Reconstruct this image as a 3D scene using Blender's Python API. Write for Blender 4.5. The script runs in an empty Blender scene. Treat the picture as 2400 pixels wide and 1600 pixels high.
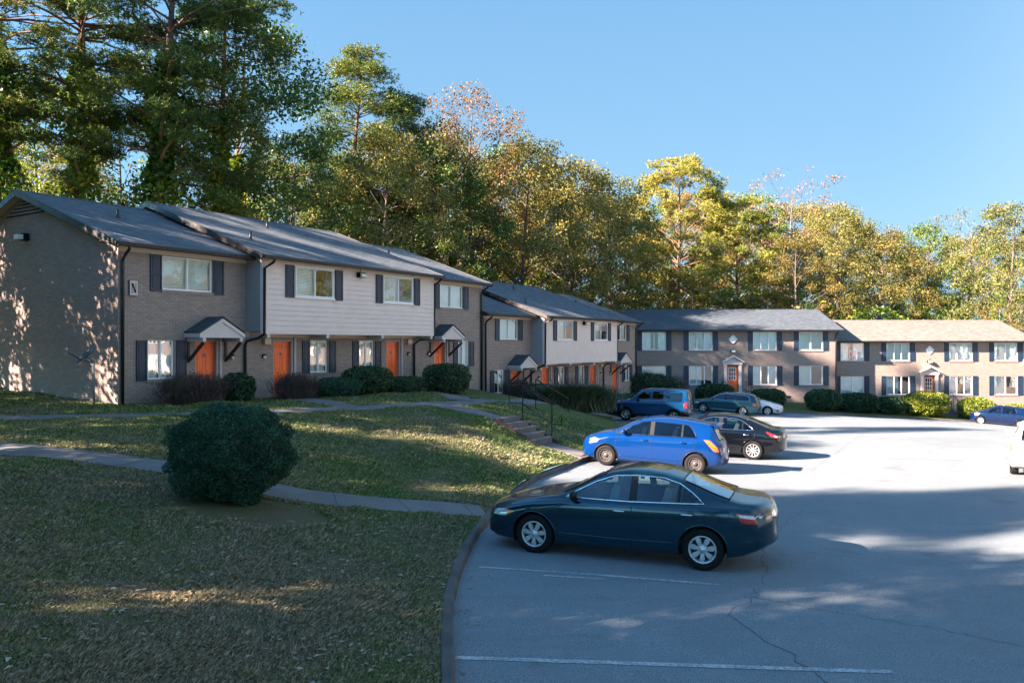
import bpy, math, random
import numpy as np
from mathutils import Vector, Matrix, noise

C = bpy.context.scene.collection
R = math.radians
rng = np.random.default_rng(11)
random.seed(11)

# ------------------------------------------------------------------ helpers
def tag(o, label=None, cat=None, group=None, kind=None):
    if label: o['label'] = label
    if cat: o['category'] = cat
    if group: o['group'] = group
    if kind: o['kind'] = kind
    return o

def empty(name, loc=(0, 0, 0), rz=0.0, label=None, cat=None, group=None, parent=None):
    o = bpy.data.objects.new(name, None)
    C.objects.link(o)
    o.location = loc
    o.rotation_euler = (0, 0, rz)
    o.empty_display_size = 0.2
    if parent: o.parent = parent
    return tag(o, label, cat, group)

def link(name, me, parent=None, loc=None, rz=None):
    o = bpy.data.objects.new(name, me)
    C.objects.link(o)
    if parent: o.parent = parent
    if loc is not None: o.location = loc
    if rz is not None: o.rotation_euler = (0, 0, rz)
    return o

def kids(o):
    return [c for c in C.objects if c.parent == o]

def copy_tree(o, parent=None):
    c = o.copy()
    C.objects.link(c)
    if parent: c.parent = parent
    for ch in kids(o):
        copy_tree(ch, c)
    return c

class MB:
    def __init__(s):
        s.v = []; s.f = []; s.m = []; s.sm = []
    def add(s, vs, fs, m=0, smooth=False):
        b = len(s.v)
        s.v.extend([tuple(p) for p in vs])
        for f in fs:
            s.f.append(tuple(b + i for i in f)); s.m.append(m); s.sm.append(smooth)
        return s
    def box(s, x0, x1, y0, y1, z0, z1, m=0):
        if x1 < x0: x0, x1 = x1, x0
        if y1 < y0: y0, y1 = y1, y0
        if z1 < z0: z0, z1 = z1, z0
        v = [(x0,y0,z0),(x1,y0,z0),(x1,y1,z0),(x0,y1,z0),(x0,y0,z1),(x1,y0,z1),(x1,y1,z1),(x0,y1,z1)]
        return s.add(v, [(0,3,2,1),(4,5,6,7),(0,1,5,4),(1,2,6,5),(2,3,7,6),(3,0,4,7)], m)
    def quad(s, a, b, c, d, m=0):
        return s.add([a, b, c, d], [(0, 1, 2, 3)], m)
    def prism(s, poly, lo, hi, axis='y', m=0):
        # poly: list of 2D points; axis = extrusion axis
        def P(p, t):
            if axis == 'y': return (p[0], t, p[1])
            if axis == 'x': return (t, p[0], p[1])
            return (p[0], p[1], t)
        n = len(poly)
        v = [P(p, lo) for p in poly] + [P(p, hi) for p in poly]
        f = [tuple(range(n))[::-1], tuple(range(n, 2*n))]
        for i in range(n):
            j = (i+1) % n
            f.append((i, j, n+j, n+i))
        return s.add(v, f, m)
    def tube(s, pts, r, n=8, m=0, cap=True, smooth=True):
        pts = [Vector(p) for p in pts]
        rs = r if isinstance(r, (list, tuple)) else [r]*len(pts)
        vs = []; fs = []
        up = Vector((0.13, 0.21, 0.97))
        for i, p in enumerate(pts):
            a = pts[max(i-1, 0)]; b = pts[min(i+1, len(pts)-1)]
            t = (b-a)
            if t.length < 1e-9: t = Vector((0,0,1))
            t.normalize()
            u = t.cross(up)
            if u.length < .15: u = t.cross(Vector((1,0,0)))
            u.normalize(); w = t.cross(u)
            for k in range(n):
                an = 2*math.pi*k/n
                vs.append(p + (u*math.cos(an) + w*math.sin(an))*rs[i])
        for i in range(len(pts)-1):
            for k in range(n):
                k2 = (k+1) % n
                fs.append((i*n+k, i*n+k2, (i+1)*n+k2, (i+1)*n+k))
        if cap:
            fs.append(tuple(range(n))[::-1]); fs.append(tuple(range((len(pts)-1)*n, len(pts)*n)))
        return s.add(vs, fs, m, smooth)
    def bar(s, a, b, w, h, m=0):
        # rectangular bar from a to b
        a = Vector(a); b = Vector(b); t = (b-a).normalized()
        u = t.cross(Vector((0,0,1)))
        if u.length < .05: u = Vector((1,0,0))
        u.normalize(); v = u.cross(t)
        vs = []
        for p in (a, b):
            for (i, j) in ((-1,-1),(1,-1),(1,1),(-1,1)):
                vs.append(p + u*(w/2*i) + v*(h/2*j))
        return s.add(vs, [(3,2,1,0),(4,5,6,7),(0,1,5,4),(1,2,6,5),(2,3,7,6),(3,0,4,7)], m)
    def lathe(s, prof, c, axis='y', n=32, m=0, smooth=True):
        # prof: list (r, t) revolved about axis through c
        vs = []; fs = []
        for (r, t) in prof:
            for k in range(n):
                a = 2*math.pi*k/n
                if axis == 'y': vs.append((c[0]+r*math.cos(a), c[1]+t, c[2]+r*math.sin(a)))
                elif axis == 'z': vs.append((c[0]+r*math.cos(a), c[1]+r*math.sin(a), c[2]+t))
                else: vs.append((c[0]+t, c[1]+r*math.cos(a), c[2]+r*math.sin(a)))
        for i in range(len(prof)-1):
            for k in range(n):
                k2 = (k+1) % n
                fs.append((i*n+k, i*n+k2, (i+1)*n+k2, (i+1)*n+k))
        return s.add(vs, fs, m, smooth)
    def build(s, name, mats, parent=None, loc=None, rz=None, sharp=None):
        me = bpy.data.meshes.new(name)
        me.from_pydata(s.v, [], s.f)
        if not isinstance(mats, (list, tuple)): mats = [mats]
        for x in mats: me.materials.append(x)
        me.polygons.foreach_set('material_index', s.m)
        me.polygons.foreach_set('use_smooth', s.sm)
        me.update()
        if sharp:
            try: me.set_sharp_from_angle(angle=R(sharp))
            except Exception: pass
        return link(name, me, parent, loc, rz)

def mesh_np(name, V, F, mats, smooth=False, midx=None):
    """V (n,3), F (m,k) arrays -> mesh"""
    V = np.asarray(V, dtype=np.float32); F = np.asarray(F, dtype=np.int32)
    me = bpy.data.meshes.new(name)
    me.vertices.add(len(V)); me.vertices.foreach_set('co', V.ravel())
    m, k = F.shape
    me.loops.add(m*k); me.loops.foreach_set('vertex_index', F.ravel())
    me.polygons.add(m)
    me.polygons.foreach_set('loop_start', np.arange(0, m*k, k, dtype=np.int32))
    me.polygons.foreach_set('loop_total', np.full(m, k, dtype=np.int32))
    if not isinstance(mats, (list, tuple)): mats = [mats]
    for x in mats: me.materials.append(x)
    if midx is not None: me.polygons.foreach_set('material_index', np.asarray(midx, dtype=np.int32))
    me.polygons.foreach_set('use_smooth', np.full(m, smooth, dtype=bool))
    me.update(calc_edges=True)
    return me

# ------------------------------------------------------------------ materials
class NT:
    def __init__(s, name):
        s.mat = bpy.data.materials.new(name); s.mat.use_nodes = True
        s.t = s.mat.node_tree; s.t.nodes.clear()
        s.out = s.n('ShaderNodeOutputMaterial')
    def n(s, typ, **kw):
        nd = s.t.nodes.new(typ)
        for k, v in kw.items(): setattr(nd, k, v)
        return nd
    def l(s, a, b): s.t.links.new(a, b)
    def val(s, nd, key, v):
        if hasattr(v, 'is_linked') or isinstance(v, bpy.types.NodeSocket): s.l(v, nd.inputs[key])
        else:
            if isinstance(v, (tuple, list)) and len(v) == 3 and nd.inputs[key].type == 'RGBA': v = (*v, 1)
            nd.inputs[key].default_value = v
    def coord(s, which='Object'):
        return s.n('ShaderNodeTexCoord').outputs[which]
    def mapping(s, vec, scale=(1,1,1), rot=(0,0,0), loc=(0,0,0)):
        m = s.n('ShaderNodeMapping'); s.l(vec, m.inputs['Vector'])
        m.inputs['Scale'].default_value = scale; m.inputs['Rotation'].default_value = rot; m.inputs['Location'].default_value = loc
        return m.outputs[0]
    def noise(s, vec, scale, detail=4, rough=.55, out='Fac'):
        n = s.n('ShaderNodeTexNoise'); s.l(vec, n.inputs['Vector'])
        n.inputs['Scale'].default_value = scale; n.inputs['Detail'].default_value = detail; n.inputs['Roughness'].default_value = rough
        return n.outputs[out]
    def ramp(s, fac, stops, interp='LINEAR'):
        r = s.n('ShaderNodeValToRGB'); s.l(fac, r.inputs[0])
        cr = r.color_ramp; cr.interpolation = interp
        while len(cr.elements) < len(stops): cr.elements.new(.5)
        for e, (p, c) in zip(cr.elements, stops):
            e.position = p
            e.color = (*c, 1) if isinstance(c, (tuple, list)) else (c, c, c, 1)
        return r.outputs[0]
    def mix(s, fac, a, b, mode='MIX'):
        m = s.n('ShaderNodeMix', data_type='RGBA', blend_type=mode)
        for key, v in ((0, fac), (6, a), (7, b)):
            if isinstance(v, bpy.types.NodeSocket): s.l(v, m.inputs[key])
            else:
                if isinstance(v, (tuple, list)) and len(v) == 3: v = (*v, 1)
                m.inputs[key].default_value = v
        return m.outputs[2]
    def math(s, op, a, b=0.0):
        m = s.n('ShaderNodeMath', operation=op)
        for k, v in ((0, a), (1, b)):
            if isinstance(v, bpy.types.NodeSocket): s.l(v, m.inputs[k])
            else: m.inputs[k].default_value = v
        return m.outputs[0]
    def bump(s, h, strength=.3, dist=.01):
        b = s.n('ShaderNodeBump'); s.l(h, b.inputs['Height'])
        b.inputs['Strength'].default_value = strength; b.inputs['Distance'].default_value = dist
        return b.outputs[0]
    def bsdf(s, color, rough=.6, metal=0., normal=None, spec=.5, coat=0., trans=0., **kw):
        p = s.n('ShaderNodeBsdfPrincipled')
        s.val(p, 'Base Color', color); s.val(p, 'Roughness', rough); s.val(p, 'Metallic', metal)
        p.inputs['Specular IOR Level'].default_value = spec
        p.inputs['Coat Weight'].default_value = coat
        p.inputs['Coat Roughness'].default_value = .04
        p.inputs['Transmission Weight'].default_value = trans
        if normal is not None: s.l(normal, p.inputs['Normal'])
        for k, v in kw.items(): s.val(p, k, v)
        return p.outputs[0]
    def done(s, sh):
        s.l(sh, s.out.inputs['Surface']); return s.mat

def mul(c, k): return tuple(min(1, x*k) for x in c)

def plain(name, col, rough=.6, var=.12, scale=6., bump=.15, metal=0., spec=.5, coat=0., bscale=60., dirt=0.):
    t = NT(name); co = t.coord()
    n1 = t.noise(co, scale, 5)
    c = t.ramp(n1, [(.3, mul(col, 1-var)), (.7, mul(col, 1+var))])
    if dirt:
        n3 = t.noise(co, 1.7, 6, .65)
        c = t.mix(t.ramp(n3, [(.45, 0.), (.75, dirt)]), c, mul((.16, .12, .08), 1.0))
    nb = t.bump(t.noise(co, bscale, 3), bump, .004) if bump else None
    r = t.ramp(t.noise(co, scale*2, 3), [(.3, max(0, rough-.08)), (.7, min(1, rough+.08))])
    return t.done(t.bsdf(c, r, metal, nb, spec, coat))

def m_brick(name, col, mortar_k=.62, bw=.21, bh=.077, stain=.35):
    t = NT(name); co = t.coord()
    sep = t.n('ShaderNodeSeparateXYZ'); t.l(co, sep.inputs[0])
    cmb = t.n('ShaderNodeCombineXYZ')
    t.l(t.math('ADD', sep.outputs[0], sep.outputs[1]), cmb.inputs[0]); t.l(sep.outputs[2], cmb.inputs[1])
    b = t.n('ShaderNodeTexBrick')
    t.l(cmb.outputs[0], b.inputs['Vector'])
    b.inputs['Scale'].default_value = 1.0
    b.inputs['Brick Width'].default_value = bw; b.inputs['Row Height'].default_value = bh
    b.inputs['Mortar Size'].default_value = .009; b.inputs['Mortar Smooth'].default_value = .3
    b.inputs['Bias'].default_value = 0.
    b.inputs['Color1'].default_value = (*mul(col, 1.12), 1); b.inputs['Color2'].default_value = (*mul(col, .86), 1)
    b.inputs['Mortar'].default_value = (*mul(col, mortar_k), 1)
    n = t.noise(co, 1.3, 6, .6)
    c = t.mix(t.ramp(n, [(.35, 0.), (.8, stain)]), b.outputs['Color'], mul(col, .6))
    n2 = t.noise(co, 35, 3)
    c = t.mix(t.ramp(n2, [(.5, 0.), (.8, .25)]), c, mul(col, 1.3))
    # rain splash band of red clay just above the ground
    zz = t.ramp(t.math('ADD', sep.outputs[2], t.math('MULTIPLY', t.noise(co, 2.5, 4), .35)), [(0.0, .8), (.16, 0.)])
    h = t.math('SUBTRACT', t.math('MULTIPLY', n2, .35), b.outputs['Fac'])
    nb = t.bump(h, .7, .008)
    return t.done(t.bsdf(c, .75, 0, nb, .3))

def m_shingle(name, col):
    t = NT(name); co = t.coord()
    sep = t.n('ShaderNodeSeparateXYZ'); t.l(co, sep.inputs[0])
    cmb = t.n('ShaderNodeCombineXYZ')
    t.l(sep.outputs[0], cmb.inputs[0]); t.l(t.math('MULTIPLY', sep.outputs[1], 1.06), cmb.inputs[1])
    b = t.n('ShaderNodeTexBrick'); t.l(cmb.outputs[0], b.inputs['Vector'])
    b.inputs['Scale'].default_value = 1.; b.inputs['Brick Width'].default_value = .30; b.inputs['Row Height'].default_value = .14
    b.inputs['Mortar Size'].default_value = .006; b.inputs['Mortar Smooth'].default_value = .1; b.offset = .37
    b.inputs['Color1'].default_value = (*mul(col, 1.5), 1); b.inputs['Color2'].default_value = (*mul(col, .62), 1)
    b.inputs['Mortar'].default_value = (*mul(col, .4), 1)
    n = t.noise(t.mapping(co, (.9, .25, 1)), 1.2, 6, .65)
    c = t.mix(t.ramp(n, [(.35, 0.), (.75, .5)]), b.outputs['Color'], mul(col, .75))
    n2 = t.noise(t.mapping(co, (1, 1, 1)), 14, 4, .7)
    c = t.mix(t.ramp(n2, [(.35, .45), (.65, 0.)]), c, mul(col, 1.7))
    nb = t.bump(t.math('ADD', t.math('MULTIPLY', t.noise(co, 120, 2), .5), t.math('MULTIPLY', b.outputs['Fac'], -1.)), .5, .006)
    return t.done(t.bsdf(c, .85, 0, nb, .25))

def m_leaf(name, cols, trans=.35, rough=.55, nscale=.35, sat_noise=True):
    """cols: list of colours spread over leaves at random and in clumps"""
    t = NT(name)
    g = t.n('ShaderNodeNewGeometry')
    oi = t.n('ShaderNodeObjectInfo')
    nz = t.noise(g.outputs['Position'], nscale, 3)
    f = t.math('ADD', t.math('MULTIPLY', g.outputs['Random Per Island'], .45), t.math('MULTIPLY', nz, .55))
    f = t.math('ADD', f, t.math('MULTIPLY', t.math('SUBTRACT', oi.outputs['Random'], .5), .22))
    n = len(cols)
    st = [(.22 + .56*i/(n-1), c) for i, c in enumerate(cols)]
    c = t.ramp(f, st)
    p = t.bsdf(c, rough, 0, None, .35)
    tr = t.n('ShaderNodeBsdfTranslucent'); t.l(t.mix(1.0, c, (1.0, 1.0, .55), 'MULTIPLY'), tr.inputs['Color'])
    mx = t.n('ShaderNodeMixShader'); mx.inputs[0].default_value = trans
    t.l(p, mx.inputs[1]); t.l(tr.outputs[0], mx.inputs[2])
    return t.done(mx.outputs[0])

def m_bark(name, col):
    t = NT(name); co = t.coord()
    n = t.noise(t.mapping(co, (9, 9, 1.6)), 1.6, 6, .7)
    c = t.ramp(n, [(.3, mul(col, .5)), (.7, mul(col, 1.4))])
    return t.done(t.bsdf(c, .9, 0, t.bump(n, .9, .03), .2))

def m_glass(name, tint=(.75, .85, .85), refl=.12, dark=0.0, fk=1.6):
    t = NT(name)
    fr = t.n('ShaderNodeFresnel'); fr.inputs['IOR'].default_value = 1.5
    gl = t.n('ShaderNodeBsdfGlossy'); gl.inputs['Roughness'].default_value = .015; gl.inputs['Color'].default_value = (.95, .97, 1, 1)
    tr = t.n('ShaderNodeBsdfTransparent'); tr.inputs['Color'].default_value = (*tint, 1)
    mx = t.n('ShaderNodeMixShader')
    # old panes are never quite flat
    co = t.coord()
    bmp = t.bump(t.noise(co, 1.1, 2), .25, .02); t.l(bmp, gl.inputs['Normal'])
    t.l(t.math('ADD', t.math('MULTIPLY', fr.outputs[0], fk), refl), mx.inputs[0])
    t.l(tr.outputs[0], mx.inputs[1]); t.l(gl.outputs[0], mx.inputs[2])
    return t.done(mx.outputs[0])

def m_paint(name, col, flake=.0, rough=.35, dust=.08):
    rough *= .75
    t = NT(name); co = t.coord()
    n = t.noise(co, 1.1, 3, .5)
    c = t.mix(t.ramp(n, [(.4, 0.), (.8, dust)]), col, (.22, .20, .17))
    r = rough
    return t.done(t.bsdf(c, r, flake, None, .25, .7))

M = {}
TAUPE = (.335, .262, .225)
M['brick'] = m_brick('painted_brick', TAUPE)
M['brick2'] = m_brick('painted_brick_far', (.275, .22, .19), .8, stain=.25)
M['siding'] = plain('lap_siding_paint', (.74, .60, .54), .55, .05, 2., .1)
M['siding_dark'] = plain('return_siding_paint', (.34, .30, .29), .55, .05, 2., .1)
M['cream'] = plain('cream_trim_paint', (.62, .48, .34), .5, .06, 2., .05)
M['white'] = plain('white_vinyl', (.80, .79, .77), .35, .03, 3., .0)
M['trim'] = plain('pale_trim_paint', (.58, .51, .48), .5, .05, 3., .05)
M['gutter'] = plain('dark_gutter_metal', (.016, .015, .017), .42, .15, 4., .0, .0, .5)
M['shutter'] = plain('charcoal_blue_shutter', (.008, .025, .052), .5, .15, 5., .05)
M['door'] = plain('orange_door_paint', (.95, .135, .016), .38, .06, 3., .0)
M['door_edge'] = plain('door_jamb_paint', (.40, .34, .33), .5, .08, 3., .05)
M['dark_wood'] = plain('dark_stained_wood', (.055, .026, .018), .6, .2, 8., .1)
M['metal_dark'] = plain('black_iron', (.007, .008, .010), .5, .2, 8., .05, .0, .2)
M['metal_grey'] = plain('galvanised_metal', (.42, .43, .44), .4, .1, 8., .05, .8)
M['brass'] = plain('satin_nickel', (.55, .52, .47), .28, .05, 8., 0, 1.)
M['black'] = plain('black_gap', (.008, .008, .009), .8, .1, 4., 0)
M['shingle'] = m_shingle('asphalt_shingles', (.082, .098, .112))
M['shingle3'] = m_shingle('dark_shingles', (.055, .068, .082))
M['shingle2'] = m_shingle('weathered_shingles', (.135, .118, .104))
M['shingle_dark'] = m_shingle('dark_canopy_shingles', (.05, .062, .07))
M['concrete'] = plain('walk_concrete', (.125, .12, .118), .85, .22, 1.2, .35, dirt=.5)
M['step'] = plain('step_concrete', (.145, .125, .115), .85, .25, 2., .35, dirt=.7)
M['kerb'] = plain('kerb_concrete', (.072, .068, .064), .88, .4, 3., .5, dirt=.6)
M['pane'] = m_glass('window_pane', (.86, .94, .94), .09, fk=1.3)
M['room'] = plain('dim_room', (.06, .055, .05), .9, .2, 2., 0)
M['curtain'] = plain('pale_curtain', (.84, .82, .78), .9, .1, 3., 0)
M['lamp_glass'] = plain('frosted_lamp_glass', (.75, .74, .68), .2, .03, 3., 0)
M['louvre'] = plain('louvre_paint', (.30, .25, .22), .6, .1, 3., 0)
def m_blind():
    t = NT('blind_slats'); co = t.coord()
    sep = t.n('ShaderNodeSeparateXYZ'); t.l(co, sep.inputs[0])
    w = t.math('FRACT', t.math('MULTIPLY', sep.outputs[2], 1/.055))
    c = t.ramp(w, [(0, (.30, .31, .30)), (.2, (.80, .82, .78)), (.8, (.85, .86, .80)), (1, (.30, .31, .30))])
    return t.done(t.bsdf(c, .6))
M['blind'] = m_blind()
# ------------------------------------------------------------------ terrain
class RBF:
    def __init__(s, pts):
        P = np.array(pts, float); s.p = P[:, :2]; z = P[:, 2]
        n = len(P)
        A = np.zeros((n+3, n+3))
        d = np.linalg.norm(s.p[:, None]-s.p[None], axis=2)
        A[:n, :n] = -d; A[:n, n] = 1; A[:n, n+1:] = s.p; A[n, :n] = 1; A[n+1:, :n] = s.p.T
        A[:n, :n] -= np.eye(n)*.12
        s.w = np.linalg.solve(A, np.concatenate([z, [0, 0, 0]]))
    def __call__(s, x, y):
        q = np.stack([np.atleast_1d(x), np.atleast_1d(y)], -1).astype(float)
        out = np.empty(len(q)); n = len(s.p)
        for i in range(0, len(q), 20000):
            d = np.linalg.norm(q[i:i+20000, None]-s.p[None], axis=2)
            out[i:i+20000] = -d @ s.w[:n] + s.w[n] + q[i:i+20000] @ s.w[n+1:]
        return out

def lin_interp(pts, t):
    pts = np.asarray(pts, float); L = np.concatenate([[0], np.cumsum(np.linalg.norm(np.diff(pts, axis=0), axis=1))])
    return np.stack([np.interp(t*L[-1], L, pts[:, k]) for k in range(pts.shape[1])], -1)

def smooth_poly(pts, n, it=3):
    p = np.asarray(pts, float)
    for _ in range(it):
        q = [p[0]]
        for a, b in zip(p[:-1], p[1:]):
            q += [a*.75+b*.25, a*.25+b*.75]
        q.append(p[-1]); p = np.array(q)
    return lin_interp(p, np.linspace(0, 1, n))

lot_z = RBF([(3,12,-.03),(.4,13,-.02),(5.2,22.7,-.38),(2.75,23.6,-.27),(8.1,26.9,-.58),(14.4,23,-.46),(7.2,43.6,-.88),
    (15.5,53.3,-1.5),(13,54,-1.4),(19.9,57,-1.66),(36,60,-2.65),(37,58,-2.75),(0,6,.08),(20,5,.15),(30,30,-.9),(40,15,-.2),(-1,9,.04),
    (60,40,-2.0),(60,62,-4),(10,44,-1.1),(0,-10,.3),(20,-10,.3),(50,-10,.2),(20,40,-1.1),(28,50,-1.75),(90,60,-5),(90,-10,.5)])

KERB = [(-.1,-14),(-.35,0),(-.50,7.4),(-.71,9.4),(-.76,11.3),(-.55,14.7),(.5,20.5),(2.1,23.8),(4,30),(5.3,37),(5.35,43),(6.3,49),(9,54),(13,57.4),(20,58.2),(36,60.8),(60,63.5),(95,66)]
NK = 330
kt = np.linspace(0, 1, NK)
kerb_xy = smooth_poly(KERB, NK, 3)
kerb_lot = lot_z(kerb_xy[:, 0], kerb_xy[:, 1])
KH = .115

FLOOR_N, FLOOR_B = 1.38, -.165
lawn_pts = [(-12.2,24.6,1.42),(-8.8,30,1.28),(-5,36,1.18),(-2,41.0,1.0),(.3,44.2,.35),(2.8,48.3,-.3),(6,53.6,-.5),(9.0,58.5,-.8),
    (9,63.5,-1.1),(17,64,-1.3),(26,64,-1.45),(33,65,-2.0),(45,66,-2.7),(60,67,-3.3),
    (-13.4,20.9,1.4),(-6.8,23.3,1.33),(-2.7,28,1.2),(-.4,26.6,.88),(1.0,25.6,.08),(2.3,24.8,-.08),(-10.3,16,1.22),(-6.4,15.2,1.0),(-4.1,14.2,.6),(-2.4,15,.35),
    (-4.4,12.8,.70),(-6,8,.8),(-3,9,.45),(-10,8,1.1),(-3,5,.55),(-15,12,1.4),(-6,3,.9),(1.35,36,.6),(3.9,39.5,-.15),(.3,38,.75),(2,31,.1),
    (-1.15,21.5,.63),(-2.9,18,.5),(0,19.8,.15),(-5,20,1.05),(-2,24.5,.95),(1.4,28,.25),(-.2,31,1.0),
    (-60,20,3),(-60,100,4),(0,120,1),(80,120,-2),(40,90,-1.0),(-30,50,2),(-20,35,1.8),(-60,-10,2),(-20,-5,1.5),(-5,-3,.8),(90,200,-2),(0,200,2),(20,80,-.6),(-10,16.5,1.25)]
for i in range(0, NK, 9):
    lawn_pts.append((kerb_xy[i, 0], kerb_xy[i, 1], kerb_lot[i]+KH+.0))
    
lawn_rbf = RBF(lawn_pts)
def H(x, y):
    return lawn_rbf(x, y)
def Hs(x, y): return float(lawn_rbf(x, y)[0])
def Ls(x, y): return float(lot_z(x, y)[0])

def dry_near(t, f, co):
    # the ground is barer towards the foot of the slope
    s_ = t.n('ShaderNodeSeparateXYZ'); t.l(co, s_.inputs[0])
    m_ = t.n('ShaderNodeMapRange'); t.l(s_.outputs[1], m_.inputs[0])
    for i_, v_ in ((1, 6.), (2, 20.), (3, .10), (4, -.03)): m_.inputs[i_].default_value = v_
    return t.math('ADD', f, m_.outputs[0])
def m_lawn():
    t = NT('winter_lawn'); co = t.coord()
    big = t.noise(t.mapping(co, (1, .7, 1)), .42, 5, .62)
    mid = t.noise(co, 3.2, 6, .7)
    fine = t.noise(co, 46, 4, .75)
    grn = t.ramp(fine, [(.3, (.035, .062, .018)), (.5, (.08, .12, .033)), (.75, (.15, .165, .065))])
    dry = t.ramp(fine, [(.3, (.08, .065, .04)), (.52, (.16, .135, .08)), (.75, (.25, .21, .13))])
    f = t.math('ADD', t.math('MULTIPLY', big, .62), t.math('MULTIPLY', mid, .38))
    f = dry_near(t, f, co)
    c = t.mix(t.ramp(f, [(.43, 0.), (.60, 1.)]), grn, dry)
    clay = t.ramp(t.noise(co, .9, 6, .6), [(.68, 0.), (.76, .8)])
    c = t.mix(clay, c, (.16, .060, .028))
    nb = t.bump(t.math('ADD', t.noise(co, 70, 4, .8), t.math('MULTIPLY', mid, .8)), .9, .035)
    return t.done(t.bsdf(c, .92, 0, nb, .1))
M['lawn'] = m_lawn()

def m_asphalt():
    t = NT('worn_asphalt'); co = t.coord()
    big = t.noise(co, .16, 6, .62); mid = t.noise(co, 1.6, 6, .7); fine = t.noise(co, 85, 3, .8)
    sp = t.n('ShaderNodeTexVoronoi'); t.l(co, sp.inputs['Vector']); sp.inputs['Scale'].default_value = 62
    c = t.ramp(t.math('ADD', t.math('MULTIPLY', big, .6), t.math('MULTIPLY', mid, .4)), [(.32, (.155, .187, .20)), (.55, (.205, .245, .262)), (.74, (.25, .297, .318))])
    c = t.mix(t.ramp(fine, [(.42, .8), (.56, 0.)]), c, (.06, .07, .078))
    c = t.mix(t.ramp(sp.outputs['Distance'], [(.16, .55), (.3, 0.)]), c, (.42, .40, .37))
    # long scuffs / wheel tracks and oil drips
    st = t.noise(t.mapping(co, (.35, 2.2, 1), (0, 0, .2)), 1.0, 5, .6)
    c = t.mix(t.ramp(st, [(.56, 0.), (.72, .35)]), c, (.11, .108, .105))
    oil = t.noise(co, .95, 4, .5)
    c = t.mix(t.ramp(oil, [(.62, 0.), (.72, .45)]), c, (.085, .088, .09))
    nb = t.bump(t.math('ADD', fine, t.math('MULTIPLY', sp.outputs['Distance'], -1.0)), .55, .008)
    return t.done(t.bsdf(c, .82, 0, nb, .35))
M['asphalt'] = m_asphalt()

# lawn sheet: ruled between the kerb line and a far boundary
FAR = [(-70,-40),(-80,-5),(-80,20),(-80,55),(-75,110),(-55,170),(-20,230),(30,240),(75,230),(120,200),(130,120)]
FARt = [0,.10,.19,.27,.36,.46,.56,.68,.78,.90,1.0]
far_xy = np.stack([np.interp(kt, FARt, [p[k] for p in FAR]) for k in (0, 1)], -1)
NW = 150
w = (np.linspace(0, 1, NW)**2.6)
kd = np.gradient(kerb_xy, axis=0); kd /= np.linalg.norm(kd, axis=1)[:, None]
kin = kerb_xy+np.stack([-kd[:, 1], kd[:, 0]], -1)*.06
kout = kerb_xy+np.stack([-kd[:, 1], kd[:, 0]], -1)*.09
P = kin[:, None]*(1-w)[None, :, None] + far_xy[:, None]*w[None, :, None]
X = P[..., 0].ravel(); Y = P[..., 1].ravel()
Z = H(X, Y)
# gentle undulation, fading to nothing at the kerb
und = np.array([noise.noise(Vector((x*.35, y*.35, 0)))*.05 + noise.noise(Vector((x*1.7, y*1.7, 3)))*.012 for x, y in zip(X, Y)])
fade = np.clip(np.tile(w, NK)*30, 0, 1)
Z = Z + und*fade - .03*(1-fade)
def und_at(x, y):
    return noise.noise(Vector((x*.35, y*.35, 0)))*.05
idx = np.arange(NK*NW).reshape(NK, NW)
F = np.stack([idx[:-1, :-1], idx[:-1, 1:], idx[1:, 1:], idx[1:, :-1]], -1).reshape(-1, 4)
# kerb runs away from the camera with the lawn on its left: make normals face up
lawn = link('lawn', mesh_np('lawn', np.stack([X, Y, Z], -1), F[:, ::-1], M['lawn'], True))
tag(lawn, kind='structure')
from mathutils.bvhtree import BVHTree
_vs = [tuple(p) for p in np.stack([X, Y, Z], -1)]
_lawn_bvh = BVHTree.FromPolygons(_vs, F.tolist())
def ground(x, y):
    dn = Vector((0, 0, -1)); out = np.empty(len(x))
    for i in range(len(x)):
        h_ = _lawn_bvh.ray_cast(Vector((x[i], y[i], 30)), dn)
        out[i] = h_[0].z if h_[0] is not None else -5.
    return out

# parking lot sheet
RGT = [(100,-60),(110,-20),(110,10),(110,25),(110,40),(108,52),(104,60),(100,66)]
RGTt = [0,.15,.35,.5,.62,.75,.9,1.0]
r_xy = np.stack([np.interp(kt, RGTt, [p[k] for p in RGT]) for k in (0, 1)], -1)
NW2 = 90
w2 = np.linspace(0, 1, NW2)**1.8
P = kout[:, None]*(1-w2)[None, :, None] + r_xy[:, None]*w2[None, :, None]
X2 = P[..., 0].ravel(); Y2 = P[..., 1].ravel(); Z2 = lot_z(X2, Y2)
idx = np.arange(NK*NW2).reshape(NK, NW2)
F2 = np.stack([idx[:-1, :-1], idx[:-1, 1:], idx[1:, 1:], idx[1:, :-1]], -1).reshape(-1, 4)
lot = link('parking_lot', mesh_np('parking_lot', np.stack([X2, Y2, Z2], -1), F2, M['asphalt'], True))
tag(lot, kind='structure')

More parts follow.
